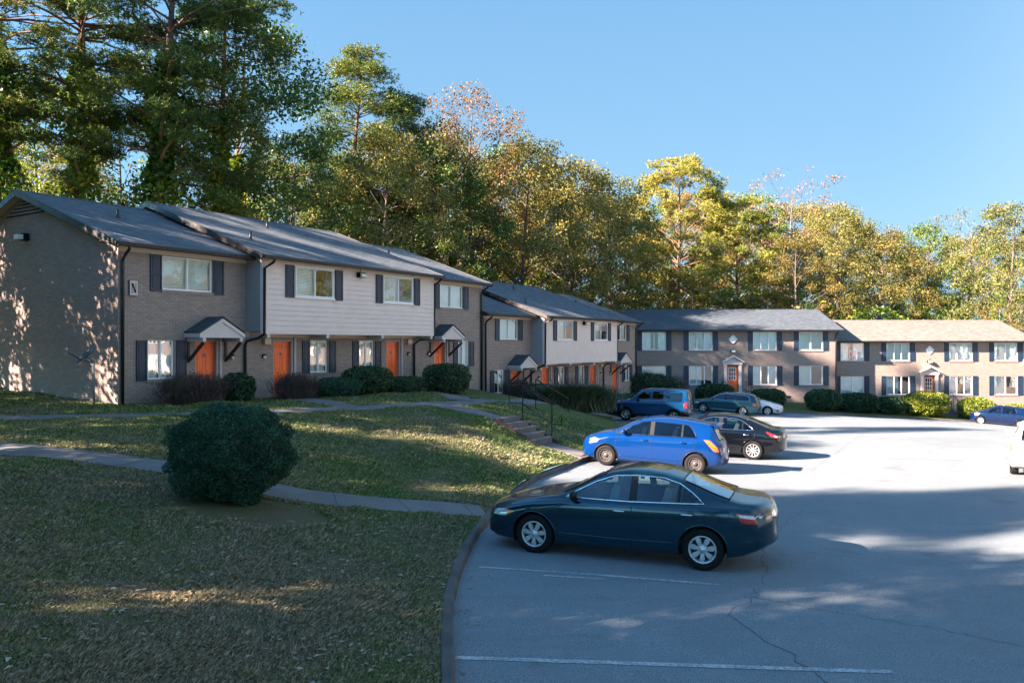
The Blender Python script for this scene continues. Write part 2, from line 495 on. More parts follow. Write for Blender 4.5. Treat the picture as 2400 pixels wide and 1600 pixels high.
# kerb: swept profile
def sweep(name, xy, zz, prof, mat, smooth=False, jitter=0.):
    """prof: list (offset to the left of travel, dz)"""
    n = len(xy); k = len(prof)
    d = np.gradient(xy, axis=0); d /= np.linalg.norm(d, axis=1)[:, None]
    nl = np.stack([-d[:, 1], d[:, 0]], -1)
    V = []
    for i in range(n):
        for (o, dz) in prof:
            j = (noise.noise(Vector((xy[i, 0]*2.2, xy[i, 1]*2.2, o*9)))*jitter) if jitter else 0
            V.append((xy[i, 0]+nl[i, 0]*(o+j), xy[i, 1]+nl[i, 1]*(o+j), zz[i]+dz+j*.5))
    ii = np.arange(n*k).reshape(n, k)
    Fq = np.stack([ii[:-1, :-1], ii[1:, :-1], ii[1:, 1:], ii[:-1, 1:]], -1).reshape(-1, 4)
    return link(name, mesh_np(name, V, Fq, mat, smooth))
kk = smooth_poly(KERB, 900, 3); kz = lot_z(kk[:, 0], kk[:, 1])
kerb = sweep('kerb', kk, kz, [(.0, -.25), (.0, .0), (.012, KH-.02), (.025, KH+.004), (.125, KH+.010), (.14, KH-.0), (.145, -.2)], M['kerb'], False, .018)
tag(kerb, kind='structure')

# concrete walks: ribbons on the lawn
M['crack'] = plain('crack_filler', (.06, .06, .06), .8, .2, 8, 0)
def ribbon(name, pts, width, zoff=.02, n=70, th=.09):
    xy = smooth_poly(pts, n, 3)
    d = np.gradient(xy, axis=0); d /= np.linalg.norm(d, axis=1)[:, None]
    nl = np.stack([-d[:, 1], d[:, 0]], -1)
    offs = [-.5, -.17, .17, .5]
    V = []
    for i in range(n):
        for o in offs:
            wv = width*(1+.04*noise.noise(Vector((xy[i, 0]*2, xy[i, 1]*2, o))))
            q = xy[i]+nl[i]*o*wv
            V.append((q[0], q[1], max(ground([q[0]], [q[1]])[0], Hs(q[0], q[1])-.05)+zoff))
    top = len(V)
    for i in range(n):
        for o in (0, 3):
            p = V[i*4+o]; V.append((p[0], p[1], p[2]-th))
    f = []
    for i in range(n-1):
        for j in range(3):
            f.append((i*4+j, (i+1)*4+j, (i+1)*4+j+1, i*4+j+1)[::-1])
        f.append((i*4, (i+1)*4, top+(i+1)*2, top+i*2))
        f.append((i*4+3, top+i*2+1, top+(i+1)*2+1, (i+1)*4+3))
    o = link(name, mesh_np(name, V, np.array(f), M['concrete'], False))
    js = []
    L_ = np.concatenate([[0], np.cumsum(np.linalg.norm(np.diff(xy, axis=0), axis=1))])
    for q_ in np.arange(.7, L_[-1], 1.3):
        i = int(np.searchsorted(L_, q_)); i = min(n-2, i)
        a, b = Vector(V[i*4]), Vector(V[i*4+3]); t_ = Vector((d[i][0], d[i][1], 0))*.009
        up_ = Vector((0, 0, .004)); m1, m2 = Vector(V[i*4+1]), Vector(V[i*4+2])
        for (p_, r_) in ((a, m1), (m1, m2), (m2, b)): js.append((p_-t_+up_, r_-t_+up_, r_+t_+up_, p_+t_+up_))
    jm = MB()
    for q_ in js: jm.quad(*q_)
    if js: tag(jm.build('path_joint', M['crack']), kind='structure')
    return tag(o, kind='structure')
PATHS = [([(-22,18.2),(-15,16.8),(-10.3,16),(-6.4,15.2),(-4.1,14.3),(-2.3,14.9),(-1.0,15.5),(-.55,15.6)], 1.0),
         ([(-30,16),(-20,19.0),(-13.4,20.9),(-9.5,22.2),(-6.8,23.3),(-4.6,25.8),(-2.7,28.0),(-1.2,30.5),(.2,34.5),(1.6,38.5),(4.8,45),(8.6,52)], 1.0),
         ([(-2.9,27.9),(-1.6,27.25),(-.25,26.4)], 1.1),
         ([(1.05,25.62),(1.7,25.25),(2.45,24.75)], 1.15),
         ([(-7.9,29.0),(-6.9,27.6),(-5.2,25.4)], .95),
         ([(-3.9,35.4),(-2.6,33.2),(-1.9,30.2)], .95)]
for i, (p, wd) in enumerate(PATHS): ribbon('path', p, wd, .02+.004*i)

M['clay'] = plain('red_clay', (.07, .042, .030), .95, .3, 4., .5)
# steps down the bank to the lot
U = Vector((.531, .847, 0)).normalized(); Nn = Vector((.847, -.531, 0)).normalized()
st = empty('garden_steps', (-.28, 26.5, .06), math.atan2(U.y, U.x), 'five worn concrete steps with earth banks descending the lawn beside the thin black handrail', 'steps')
# local x = along U (width), local -y = descending
for k in range(5):
    mb = MB()
    z1 = .82-.155*k
    y0 = -.31*k; y1 = -.31*(k+1)
    mb.box(-.54, .54, y1-.02 if k < 4 else y1, y0, -.3, z1)
    mb.box(-.57, .57, y0-.335, y0-.0, z1+.002, z1+.035)
    mb.build('step', M['step'], st)
mb = MB()
mb.prism([(0, -.4), (0, .80), (-.2, .80), (-1.75, .08), (-1.75, -.4)], -.66, -.575, 'x')
mb.prism([(0, -.4), (0, .80), (-.2, .80), (-1.75, .08), (-1.75, -.4)], .575, .66, 'x')
mb.build('bank_edge', M['clay'], st)
# handrail
def rail(name, label, pts_posts, height, low, extra=None):
    """pts_posts: list of (x,y,zbase) posts"""
    o = empty(name, pts_posts[0], 0, label, 'handrail')
    base = Vector(pts_posts[0])
    P3 = [Vector(p)-base for p in pts_posts]
    for p in P3:
        m = MB(); m.bar(p+Vector((0,0,-.25)), p+Vector((0,0,height)), .035, .035); m.build('post', M['metal_dark'], o)
    m = MB()
    for a, b in zip(P3[:-1], P3[1:]): m.bar(a+Vector((0,0,height)), b+Vector((0,0,height)), .03, .04)
    m.build('top_rail', M['metal_dark'], o)
    m = MB()
    for a, b in zip(P3[:-1], P3[1:]): m.bar(a+Vector((0,0,low)), b+Vector((0,0,low)), .025, .03)
    m.build('lower_rail', M['metal_dark'], o)
    if extra:
        for ex in extra:
            m = MB()
            for (a, b) in zip(ex[:-1], ex[1:]): m.tube([Vector(a)-base, Vector(b)-base], .015, 6)
            m.build('end_loop', M['metal_dark'], o)
    return o
a = Vector((.36, 26.75, .86)); b = a + Nn*1.12 + Vector((0, 0, -.60))
rail('handrail', 'thin black pipe handrail with a squared end loop beside the lawn steps', [a, b], 1.06, .45,
     [[a+Vector((0,0,1.06)), a-Nn*.42+Vector((-.1,0,1.08)), a-Nn*.42+Vector((-.1,0,.49)), a+Vector((0,0,.47))],
      [b+Vector((0,0,1.06)), b+Nn*.36+Vector((0,0,1.03)), b+Nn*.36+Vector((0,0,.42)), b+Vector((0,0,.45))]])
a2 = Vector((1.0, 33.6, .78)); b2 = Vector((2.6, 36.4, -.25))
rail('handrail', 'thin black handrail in front of the middle townhouse, ending in the dark arching shrub', [a2, b2], 1.05, .5)

# painted stall lines, worn
def m_line():
    t = NT('worn_white_line'); co = t.coord()
    n = t.noise(co, 26, 5, .8); n2 = t.noise(co, 2.2, 4)
    f = t.math('ADD', t.math('MULTIPLY', n, .7), t.math('MULTIPLY', n2, .3))
    c = t.ramp(f, [(.46, (.19, .21, .22)), (.58, (.50, .50, .49))])
    return t.done(t.bsdf(c, .8, 0, t.bump(n, .3, .005), .3))
M['line'] = m_line()
def stall(p, q, wd=.1, n=30):
    p = np.array(p, float); q = np.array(q, float); d = (q-p)/np.linalg.norm(q-p); nl = np.array([-d[1], d[0]])
    V = []
    for i in range(n):
        c = p+(q-p)*i/(n-1)
        for s_ in (-.5, .5):
            e = c+nl*wd*s_
            V.append((e[0], e[1], Ls(e[0], e[1])+.005))
    ii = np.arange(2*n).reshape(n, 2)
    Fq = np.stack([ii[:-1, 0], ii[1:, 0], ii[1:, 1], ii[:-1, 1]], -1)
    o = link('stall_line', mesh_np('stall_line', V, Fq[:, ::-1], M['line']))
    return tag(o, kind='structure')
stall((-.60, 8.38), (3.86, 8.06), .095)
stall((-.50, 11.93), (.95, 11.62), .07); stall((.45, 11.50), (1.3, 11.33), .06); stall((1.0, 11.62), (2.9, 11.1), .075)
stall((.9, 17.6), (5.6, 16.9), .09); stall((3.1, 24.6), (8.0, 24.2), .09); stall((4.0, 27.9), (8.6, 29.2), .09); stall((6.6, 33), (11.0, 34), .09)
stall((6.5, 41), (11, 40.6), .09)
# tarred cracks
def crack(pts, seed):
    r_ = random.Random(seed)
    xy = lin_interp(pts, np.linspace(0, 1, 60))
    V = []
    for i, (x, y) in enumerate(xy):
        x += r_.gauss(0, .035) + .12*noise.noise(Vector((x, y, seed))); y += r_.gauss(0, .02)
        w_ = .003+.005*r_.random()
        V += [(x-w_, y, Ls(x-w_, y)+.004), (x+w_, y+.004, Ls(x+w_, y)+.004)]
    ii = np.arange(120).reshape(60, 2)
    o = link('asphalt_crack', mesh_np('asphalt_crack', V, np.stack([ii[:-1, 0], ii[:-1, 1], ii[1:, 1], ii[1:, 0]], -1), M['crack']))
    return tag(o, kind='structure')
for i, c_ in enumerate([[(3.2,7.2),(2.9,8.6),(2.7,9.8),(3.6,11.4),(4.3,13.6),(6.5,17.5)], [(3.0,10.6),(5.2,9.2),(7.5,7.0)],
                        [(4.6,13.2),(6.2,12.3),(8.8,12.6),(13,13.4)], [(5,18),(9,19.5),(16,18.6),(26,21)], [(9,24),(14,33),(20,44)],[(7,9.5),(9.5,8.2),(12,7.5)]]):
    crack(c_, i+3)
# ------------------------------------------------------------------ buildings
# local frame: x along the facade, facade plane y=0 facing -y, z up from the ground floor
def wall_holes(mb, x0, x1, z0, z1, holes, y=0., depth=.11, m=0):
    xs = sorted({x0, x1, *[h[0] for h in holes], *[h[1] for h in holes]})
    zs = sorted({z0, z1, *[h[2] for h in holes], *[h[3] for h in holes]})
    xs = [x for x in xs if x0 <= x <= x1]; zs = [z for z in zs if z0 <= z <= z1]
    for a, b in zip(xs[:-1], xs[1:]):
        for c, d in zip(zs[:-1], zs[1:]):
            cx, cz = (a+b)/2, (c+d)/2
            if any(h[0] < cx < h[1] and h[2] < cz < h[3] for h in holes): continue
            mb.quad((a, y, c), (b, y, c), (b, y, d), (a, y, d), m)
    for (a, b, c, d) in holes:
        c = max(c, z0)
        mb.quad((a, y, c), (a, y, d), (a, y+depth, d), (a, y+depth, c), m)
        mb.quad((b, y, d), (b, y, c), (b, y+depth, c), (b, y+depth, d), m)
        mb.quad((a, y, d), (b, y, d), (b, y+depth, d), (a, y+depth, d), m)
        mb.quad((a, y, c), (a, y+depth, c), (b, y+depth, c), (b, y, c), m)

def window(root, x0, x1, z0, z1, y=0., proud=.0, bars=1, dress='blind', sill=True, seed=0):
    """sliding window: frame > panes, dressing"""
    r_ = random.Random(seed)
    yf = y+.05-proud if proud == 0 else y-proud
    fw = .045
    mb = MB()
    mb.box(x0+.003, x0+fw, yf, yf+.06, z0+.003, z1-.003); mb.box(x1-fw, x1-.003, yf, yf+.06, z0+.003, z1-.003)
    mb.box(x0+fw, x1-fw, yf, yf+.06, z1-fw, z1-.003); mb.box(x0+fw, x1-fw, yf-.01, yf+.06, z0+.003, z0+fw+.012)
    n = bars+1
    xs = [x0+fw + (x1-x0-2*fw)*i/n for i in range(n+1)]
    for i in range(1, n): mb.box(xs[i]-.024, xs[i]+.024, yf-.006, yf+.05, z0+fw+.012, z1-fw)
    # thin inner sashes
    for i in range(n):
        a, b = xs[i]+(.024 if i else .0), xs[i+1]-(.024 if i < n-1 else .0)
        for (p, q) in ((a, a+.02), (b-.02, b)): mb.box(p, q, yf+.012, yf+.04, z0+fw+.014, z1-fw-.002)
    if proud > 0:
        mb.box(x0-.05, x1+.05, yf-.012, yf+.05, z1+.002, z1+.06); mb.box(x0-.06, x1+.06, yf-.03, yf+.05, z0-.06, z0-.0)
    w_ = mb.build('window', M['white'], root)
    for i in range(n):
        a, b = xs[i]+.02, xs[i+1]-.02
        g = MB(); yy = yf+.03-.012*(i % 2)
        g.quad((a, yy, z0+fw+.01), (b, yy, z0+fw+.01), (b, yy, z1-fw), (a, yy, z1-fw))
        g.build('pane', M['pane'], w_)
    # dressing behind the glass
    yb = yf+.12
    g = MB()
    if dress == 'blind':
        g.quad((x0+.02, yb, z0), (x1-.02, yb, z0), (x1-.02, yb, z1), (x0+.02, yb, z1))
        g.build('blind', M['blind'], w_)
    elif dress == 'half':
        c = x0+(x1-x0)*.55
        g.quad((x0+.02, yb, z0), (c, yb, z0), (c, yb, z1), (x0+.02, yb, z1))
        g.build('blind', M['blind'], w_)
    else:
        parts = [(x0+.02, x0+(x1-x0)*(.28+.2*r_.random())), (x1-(x1-x0)*(.25+.2*r_.random()), x1-.02)] if dress == 'open' else [(x0+.02, x1-.02)]
        for (a, b) in parts:
            k = max(6, int((b-a)/.03))
            vs = []
            for i in range(k+1):
                xx = a+(b-a)*i/k; off = .02*math.sin(i*1.9+seed)
                vs += [(xx, yb+off, z0), (xx, yb+off*.6, z1)]
            g.add(vs, [(2*i, 2*i+2, 2*i+3, 2*i+1) for i in range(k)], 0, True)
        g.build('curtain', M['curtain'], w_)
    # dim room behind
    rm = MB(); d = .9
    rm.quad((x0-.1, y+d, z0-.3), (x1+.1, y+d, z0-.3), (x1+.1, y+d, z1+.1), (x0-.1, y+d, z1+.1))
    rm.quad((x0-.1, y+.13, z0-.3), (x0-.1, y+d, z0-.3), (x0-.1, y+d, z1+.1), (x0-.1, y+.13, z1+.1))
    rm.quad((x1+.1, y+d, z0-.3), (x1+.1, y+.13, z0-.3), (x1+.1, y+.13, z1+.1), (x1+.1, y+d, z1+.1))
    rm.quad((x0-.1, y+d, z1+.1), (x1+.1, y+d, z1+.1), (x1+.1, y+.13, z1+.1), (x0-.1, y+.13, z1+.1))
    rm.quad((x0-.1, y+.13, z0-.3), (x1+.1, y+.13, z0-.3), (x1+.1, y+d, z0-.3), (x0-.1, y+d, z0-.3))
    rm.build('room', M['room'], w_)
    if sill:
        s_ = MB()
        nb = int((x1-x0+.1)/.07)
        for i in range(nb):
            a = x0-.05+(x1-x0+.1)*i/nb
            s_.box(a+.003, a+(x1-x0+.1)/nb-.003, y-.035, y+.05, z0-.10, z0-.006)
        s_.build('sill', M['brick_flat'], w_)
    return w_
M['brick_flat'] = plain('painted_brick_sill', mul(TAUPE, .85), .75, .12, 9., .4)

def shutter(root, x0, x1, z0, z1, y=0.):
    mb = MB(); yy = y-.005
    mb.box(x0, x1, yy-.022, yy, z0, z1)
    fw = .055; zm = (z0+z1)/2
    for (a, b, c, d) in ((x0, x0+fw, z0, z1), (x1-fw, x1, z0, z1), (x0+fw, x1-fw, z0, z0+fw*1.3), (x0+fw, x1-fw, z1-fw, z1), (x0+fw, x1-fw, zm-.04, zm+.04)):
        mb.box(a, b, yy-.042, yy-.0225, c, d)
    for (c, d) in ((z0+fw*1.3+.03, zm-.07), (zm+.07, z1-fw-.03)):
        mb.box(x0+fw+.025, x1-fw-.025, yy-.034, yy-.0225, c, d)
    return mb.build('shutter', M['shutter'], root)

def door(root, x0, x1, z0, z1, y=.1, knob='r', number=True, six_lite=False):
    mb = MB()
    w_ = x1-x0
    mb.box(x0, x1, y, y+.045, z0, z1)
    st_ = .1*w_/.9; mid = (x0+x1)/2
    cols_ = [(x0+st_, mid-st_*.45), (mid+st_*.45, x1-st_)]
    h = z1-z0
    rows = [(.07, .38), (.44, .80), (.86, .95)]
    if six_lite: rows = [(.07, .40)]
    for (a, b) in cols_:
        for (c, d) in rows:
            c2, d2 = z0+h*c, z0+h*d
            # recessed groove drawn by a raised border and a raised field
            bw = .018
            mb.box(a, b, y-.008, y-.0005, c2, c2+bw); mb.box(a, b, y-.008, y-.0005, d2-bw, d2)
            mb.box(a, a+bw, y-.008, y-.0005, c2+bw, d2-bw); mb.box(b-bw, b, y-.008, y-.0005, c2+bw, d2-bw)
            mb.box(a+.045, b-.045, y-.010, y-.0005, c2+.045, d2-.045)
    d_ = mb.build('door', M['door'], root)
    kx = x1-.07 if knob == 'r' else x0+.07
    k = MB(); k.lathe([(0, 0), (.03, 0), (.03, -.008), (.012, -.012), (.012, -.035), (.028, -.045), (.03, -.06), (.018, -.072), (0, -.074)], (kx, y, z0+.95), 'y', 12)
    k.lathe([(0, 0), (.03, 0), (.03, -.014), (0, -.016)], (kx, y, z0+1.12), 'y', 12)
    k.build('handle', M['brass'], d_)
    if number:
        k = MB(); k.box(mid-.045, mid+.045, y-.012, y-.001, z0+1.50, z0+1.62); k.build('number_plate', M['plate'], d_)
    if six_lite:
        g = MB(); a, b, c, d2 = x0+.16, x1-.16, z0+h*.46, z0+h*.93
        g.box(a-.03, a, y-.012, y-.0005, c-.03, d2+.03); g.box(b, b+.03, y-.012, y-.0005, c-.03, d2+.03)
        g.box(a, b, y-.012, y-.0005, c-.03, c); g.box(a, b, y-.012, y-.0005, d2, d2+.03)
        for i in (1, 2): g.box(a+(b-a)*i/3-.012, a+(b-a)*i/3+.012, y-.011, y-.0005, c, d2); g.box(a, b, y-.0105, y-.001, c+(d2-c)*i/3-.012, c+(d2-c)*i/3+.012)
        g.build('glazing_bars', M['white'], d_)
        g = MB(); g.quad((a, y-.003, c), (b, y-.003, c), (b, y-.003, d2), (a, y-.003, d2)); g.build('pane', M['darkglass'], d_)
    return d_
M['plate'] = plain('number_plate_metal', (.10, .10, .14), .4, .2, 20, 0)
M['darkglass'] = plain('dark_door_glass', (.02, .025, .03), .08, .1, 2, 0, 0, .8)

def gutter_pipe(root, pts, r=.04):
    mb = MB(); mb.tube(pts, r, 8); return mb.build('downspout', M['gutter'], root)

def roof_gable(root, x0, x1, ye, yr, yb, ze, zr, mat, ovl=.28, ovr=.28, th=.10, fascia=True, name='roof'):
    """front eave at y=ye z=ze, ridge y=yr z=zr, back eave y=yb."""
    a, b = x0-ovl, x1+ovr
    s = (zr-ze)/(yr-ye)
    me = MB()
    me.add([(a, ye, ze), (b, ye, ze), (b, yr, zr), (a, yr, zr)], [(0, 1, 2, 3)])
    me.add([(a, yr, zr), (b, yr, zr), (b, yb, ze), (a, yb, ze)], [(0, 1, 2, 3)])
    me.add([(a, ye, ze-th), (b, ye, ze-th), (b, yr, zr-th), (a, yr, zr-th)], [(3, 2, 1, 0)], 1)
    me.add([(a, yr, zr-th), (b, yr, zr-th), (b, yb, ze-th), (a, yb, ze-th)], [(3, 2, 1, 0)], 1)
    me.quad((a, ye, ze-th), (b, ye, ze-th), (b, ye, ze), (a, ye, ze), 2)
    me.quad((b, yb, ze-th), (a, yb, ze-th), (a, yb, ze), (b, yb, ze), 2)
    rf = me.build(name, [mat, M['cream'], M['gutter']], root)
    # barge boards
    for (xx, sgn) in ((a, -1), (b, 1)):
        f = MB()
        for (y0, z0, y1, z1) in ((ye, ze, yr, zr), (yb, ze, yr, zr)):
            e = .03*sgn
            lo, hi = sorted((xx, xx+e))
            v = []
            for xq in (lo, hi):
                v += [(xq, y0, z0-.20), (xq, y1, z1-.20), (xq, y1, z1+.02), (xq, y0, z0+.02)]
            f.add(v, [(0, 1, 2, 3), (7, 6, 5, 4), (0, 4, 5, 1), (1, 5, 6, 2), (2, 6, 7, 3), (3, 7, 4, 0)])
        f.build('barge_board', M['gutter'], rf)
    # ridge caps
    f = MB()
    f.add([(a, yr-.13, zr-.13*s+.012), (b, yr-.13, zr-.13*s+.012), (b, yr, zr+.02), (a, yr, zr+.02), (b, yr+.13, zr-.13*s+.012), (a, yr+.13, zr-.13*s+.012)], [(0, 1, 2, 3), (3, 2, 4, 5)])
    f.build('ridge_cap', mat, rf)
    return rf

def gutter(root, x0, x1, y, z):
    prof = [(0, 0), (0, -.11), (-.05, -.13), (-.10, -.11), (-.125, -.02), (-.125, 0), (-.11, 0), (-.10, -.09), (-.015, -.10), (-.015, 0)]
    mb = MB(); mb.prism([(y+p[0], z+p[1]) for p in prof], x0, x1, 'x')
    return mb.build('gutter', M['gutter'], root)

def wall_lamp(root, x, y, z):
    mb = MB(); mb.box(x-.04, x+.04, y-.02, y, z-.02, z+.1); mb.box(x-.05, x+.05, y-.13, y-.0205, z+.06, z+.12)
    l = mb.build('wall_lamp', M['metal_dark'], root)
    g = MB(); g.lathe([(0, -.0), (.045, 0), (.055, -.04), (.05, -.1), (.0, -.12)], (x, y-.09, z+.055), 'z', 10); g.build('lamp_shade', M['lamp_glass'], l)

def flood(root, x, y, z, s=1.):
    mb = MB(); mb.box(x-.17*s, x+.17*s, y-.20*s, y, z-.08*s, z+.12*s); mb.tube([(x, y-.05, z+.12), (x, y-.05, z+.28)], .012, 6)
    l = mb.build('floodlight', M['metal_dark'], root)
    g = MB(); g.prism([(y-.2005*s, z-.07*s), (y-.30*s, z-.05*s), (y-.27*s, z+.05*s), (y-.2005*s, z+.09*s)], x-.15*s, x+.15*s, 'x'); g.build('lens', M['lamp_glass'], l)

def canopy(root, x0, x1, z, proj=.83):
    xm = (x0+x1)/2; h = .52; w_ = (x1-x0)/2
    y = 0
    mb = MB(); t_ = .035
    for sg in (-1, 1):
        e = xm+sg*w_
        a = [(e, -proj-.03, z), (e, y, z), (xm, y, z+h), (xm, -proj-.03, z+h)]
        b = [(p[0], p[1], p[2]+t_) for p in a]
        f = [(0, 1, 2, 3), (4, 7, 6, 5), (0, 4, 5, 1), (3, 2, 6, 7), (0, 3, 7, 4)] if sg == -1 else [(3, 2, 1, 0), (5, 6, 7, 4), (1, 5, 4, 0), (7, 6, 2, 3), (4, 7, 3, 0)]
        mb.add(a+b, f)
    c = mb.build('door_canopy', M['shingle_dark'], root)
    g = MB()
    g.prism([(x0+.02, z-.17), (x1-.02, z-.17), (x1-.02, z-.02), (xm, z+h-.03), (x0+.02, z-.02)], -proj+.02, -proj+.05, 'y')
    g.prism([(x0, z-.04), (xm, z+h-.04), (xm, z+h-.17), (x0, z-.17)], -proj-.012, -proj+.018, 'y')
    g.prism([(x1, z-.04), (xm, z+h-.04), (xm, z+h-.17), (x1, z-.17)], -proj-.016, -proj+.014, 'y')
    for xx in (x0, x1-.03): g.box(xx+.001, xx+.031, -proj+.052, -.002, z-.16, z-.02)
    for xx in (x0+.10, x1-.22): g.box(xx, xx+.12, -proj-.03, -.002, z-.30, z-.171)
    g.build('gable_board', M['trim'], c)
    for xx in (x0+.12, x1-.20):
        b = MB(); b.box(xx, xx+.08, -.05, -.001, z-1.0, z-.30); b.bar((xx+.04, -.03, z-.95), (xx+.04, -proj+.03, z-.33), .08, .09)
        b.build('bracket', M['dark_wood'], c)
    return c

def vent_pipe(root, x, y, z, red=False):
    mb = MB(); mb.tube([(x, y, z-.1), (x, y, z+.32)], .05, 10); mb.lathe([(.14, -.02), (.06, .06), (.05, .07)], (x, y, z), 'z', 12)
    mb.build('vent_pipe', M['gutter'], root)

def siding_wall(mb, x0, x1, z0, z1, holes, y, lap=.185):
    n = int(round((z1-z0)/lap)); lap = (z1-z0)/n
    for i in range(n):
        a, b = z0+i*lap, z0+(i+1)*lap
        segs = [(x0, x1)]
        for h in holes:
            if h[3] <= a+.01 or h[2] >= b-.01: continue
            ns = []
            for (p, q) in segs:
                if h[1] <= p or h[0] >= q: ns.append((p, q)); continue
                if h[0] > p: ns.append((p, h[0]))
                if h[1] < q: ns.append((h[1], q))
            segs = ns
        for (p, q) in segs:
            # butt edge proud at the bottom, tucked at the top
            mb.add([(p, y-.024, a), (q, y-.024, a), (q, y-.002, b), (p, y-.002, b), (p, y, a), (q, y, a)], [(0, 1, 2, 3), (4, 5, 1, 0)])

def townhouse(origin, rz, floor, label, base_z, seed, letter=None, left_gable=True):
    root = empty('townhouse', (origin[0], origin[1], floor), rz, label, 'townhouse')
    W = 20.0; Dp = 11.0; EV = 5.06
    up = [(1.52, 3.45), (16.36, 18.30)]
    lowz = (.80, 2.08); upz = (3.71, 4.82)
    low = [(1.00, 1.96), (7.96, 8.92), (10.74, 11.68), (17.86, 18.79)]
    doors = [(2.75, 3.70), (6.12, 7.10), (12.48, 13.45), (15.92, 16.88)]
    holes = [(a, b, *upz) for a, b in up]+[(a, b, *lowz) for a, b in low]+[(a, b, -.02, 2.10) for a, b in doors]
    mb = MB(); zb = base_z
    wall_holes(mb, 0, 4.86, zb, EV-.02, [h for h in holes if h[1] < 4.9])
    wall_holes(mb, 4.86, 14.76, zb, 2.46, [h for h in holes if 4.9 < h[1] < 14.8 and h[3] < 3])
    wall_holes(mb, 14.76, W, zb, EV-.02, [h for h in holes if h[0] > 14.8])
    # end walls with gables
    yr = Dp/2; zr = 7.22
    for (xx, s_) in ((0, 1), (W, -1)):
        poly = [(xx, 0, zb), (xx, Dp, zb), (xx, Dp, EV), (xx, yr, zr-.12), (xx, 0, EV)]
        mb.add(poly, [(4, 3, 2, 1, 0)] if s_ == 1 else [(0, 1, 2, 3, 4)])
    mb.quad((W, Dp, zb), (0, Dp, zb), (0, Dp, EV), (W, Dp, EV))
    mb.build('brick_wall', M['brick'], root)
    # overhanging upper storey
    p = .84
    upper = [(6.42, 8.38), (11.32, 13.26)]
    sh = [(a-.01, b+.01, *upz) for a, b in upper]
    mb = MB(); siding_wall(mb, 4.97, 14.68, 2.42, EV-.02, sh, -p); wall_holes(mb, 4.97, 14.68, 2.42, EV-.02, [(a, b, *upz) for a, b in upper], -p+.001)
    mb.build('siding', M['siding'], root)
    for (a, b) in ((4.862, 4.97), (14.68, 14.788)):
        m2 = MB(); m2.box(a, b, -p-.022, -p+.085, 2.36, EV-.02); m2.build('corner_board', M['siding'], root)
    m2 = MB(); m2.box(4.865, 14.785, -p-.02, -p+.08, 2.30, 2.418); m2.build('skirt_board', M['siding'], root)
    # returns of the overhang
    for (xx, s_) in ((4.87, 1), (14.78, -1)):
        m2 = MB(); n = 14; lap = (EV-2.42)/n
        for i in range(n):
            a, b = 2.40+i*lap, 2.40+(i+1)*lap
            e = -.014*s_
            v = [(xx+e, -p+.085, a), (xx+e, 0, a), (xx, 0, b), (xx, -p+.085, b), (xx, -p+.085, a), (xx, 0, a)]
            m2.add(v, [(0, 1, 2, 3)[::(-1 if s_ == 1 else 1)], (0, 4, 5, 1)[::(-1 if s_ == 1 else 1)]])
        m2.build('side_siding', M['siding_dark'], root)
    m2 = MB(); m2.quad((4.86, 0, 2.40), (14.76, 0, 2.40), (14.76, -p, 2.40), (4.86, -p, 2.40)); m2.build('soffit', M['cream'], root)
    for xx in (5.08, 8.0, 11.2, 14.55):
        m2 = MB(); m2.box(xx, xx+.13, -p-.03, -.003, 2.16, 2.298 if True else 2.3); m2.build('beam', M['trim'], root)
    m2 = MB(); m2.box(4.86, 14.76, -.028, -.002, 2.18, 2.395); m2.build('frieze_board', M['cream'], root)
    # eaves friezes
    for (a, b, yy) in ((-.02, 4.86, 0), (4.98, 14.67, -p), (14.79, W, 0)):
        m2 = MB(); m2.box(a, b, yy-.035, yy-.003, 4.84 if yy == 0 else 4.9, EV-.03); m2.build('frieze_board', M['cream'], root)
    s = (zr-EV)/(yr+.42)
    roof_gable(root, 0, 4.86, -.42, yr, Dp+.42, EV+.02, zr, M['shingle'], .30, .12)
    zr2 = EV+.02+s*(yr+p+.42)
    roof_gable(root, 4.86, 14.76, -p-.42, yr, Dp+.42+p, EV+.02, zr2, M['shingle'], .30, .20)
    roof_gable(root, 14.76, W, -.42, yr, Dp+.42, EV+.02, zr, M['shingle'], -.21, .28)
    gutter(root, -.30, 4.9, -.42, EV+.0); gutter(root, 4.56, 14.96, -p-.42, EV+.0); gutter(root, 14.97, W+.28, -.42, EV+.0)
    m2 = MB()
    for (a, b, y0) in ((-.28, 4.86, 0), (4.56, 14.95, -p), (14.97, W+.26, 0)):
        m2.quad((a, y0-.002, EV-.025), (b, y0-.002, EV-.025), (b, y0-.42, EV-.025), (a, y0-.42, EV-.025))
    m2.build('eave_soffit', M['cream'], root)
    # windows
    dr = ['blind', 'half', 'open', 'closed']
    rr = random.Random(seed)
    dl = ['open', 'closed', 'closed', 'open', 'open', 'closed', 'half', 'blind'] if seed == 1 else ['open', 'open', 'closed', 'open', 'closed', 'open', 'blind', 'closed']
    window(root, *up[0], *upz, dress='blind', seed=seed)
    window(root, *up[1], *upz, dress='open', seed=seed+1)
    for i, (a, b) in enumerate(low): window(root, a, b, *lowz, dress=dl[i], seed=seed+5+i)
    for i, (a, b) in enumerate(upper): window(root, a, b, *upz, y=-p, proud=.03, dress=['half', 'half'][i], sill=False, seed=seed+10+i)
    for (a, b) in up: shutter(root, a-.44, a-.03, upz[0]-.06, upz[1]+.01); shutter(root, b+.03, b+.44, upz[0]-.06, upz[1]+.01)
    for (a, b) in upper: shutter(root, a-.49, a-.08, upz[0]-.06, upz[1]+.03, -p-.016); shutter(root, b+.08, b+.49, upz[0]-.06, upz[1]+.03, -p-.016)
    for (a, b) in low: shutter(root, a-.40, a-.03, lowz[0]-.02, lowz[1]-.02); shutter(root, b+.07, b+.44, lowz[0]-.02, lowz[1]-.02)
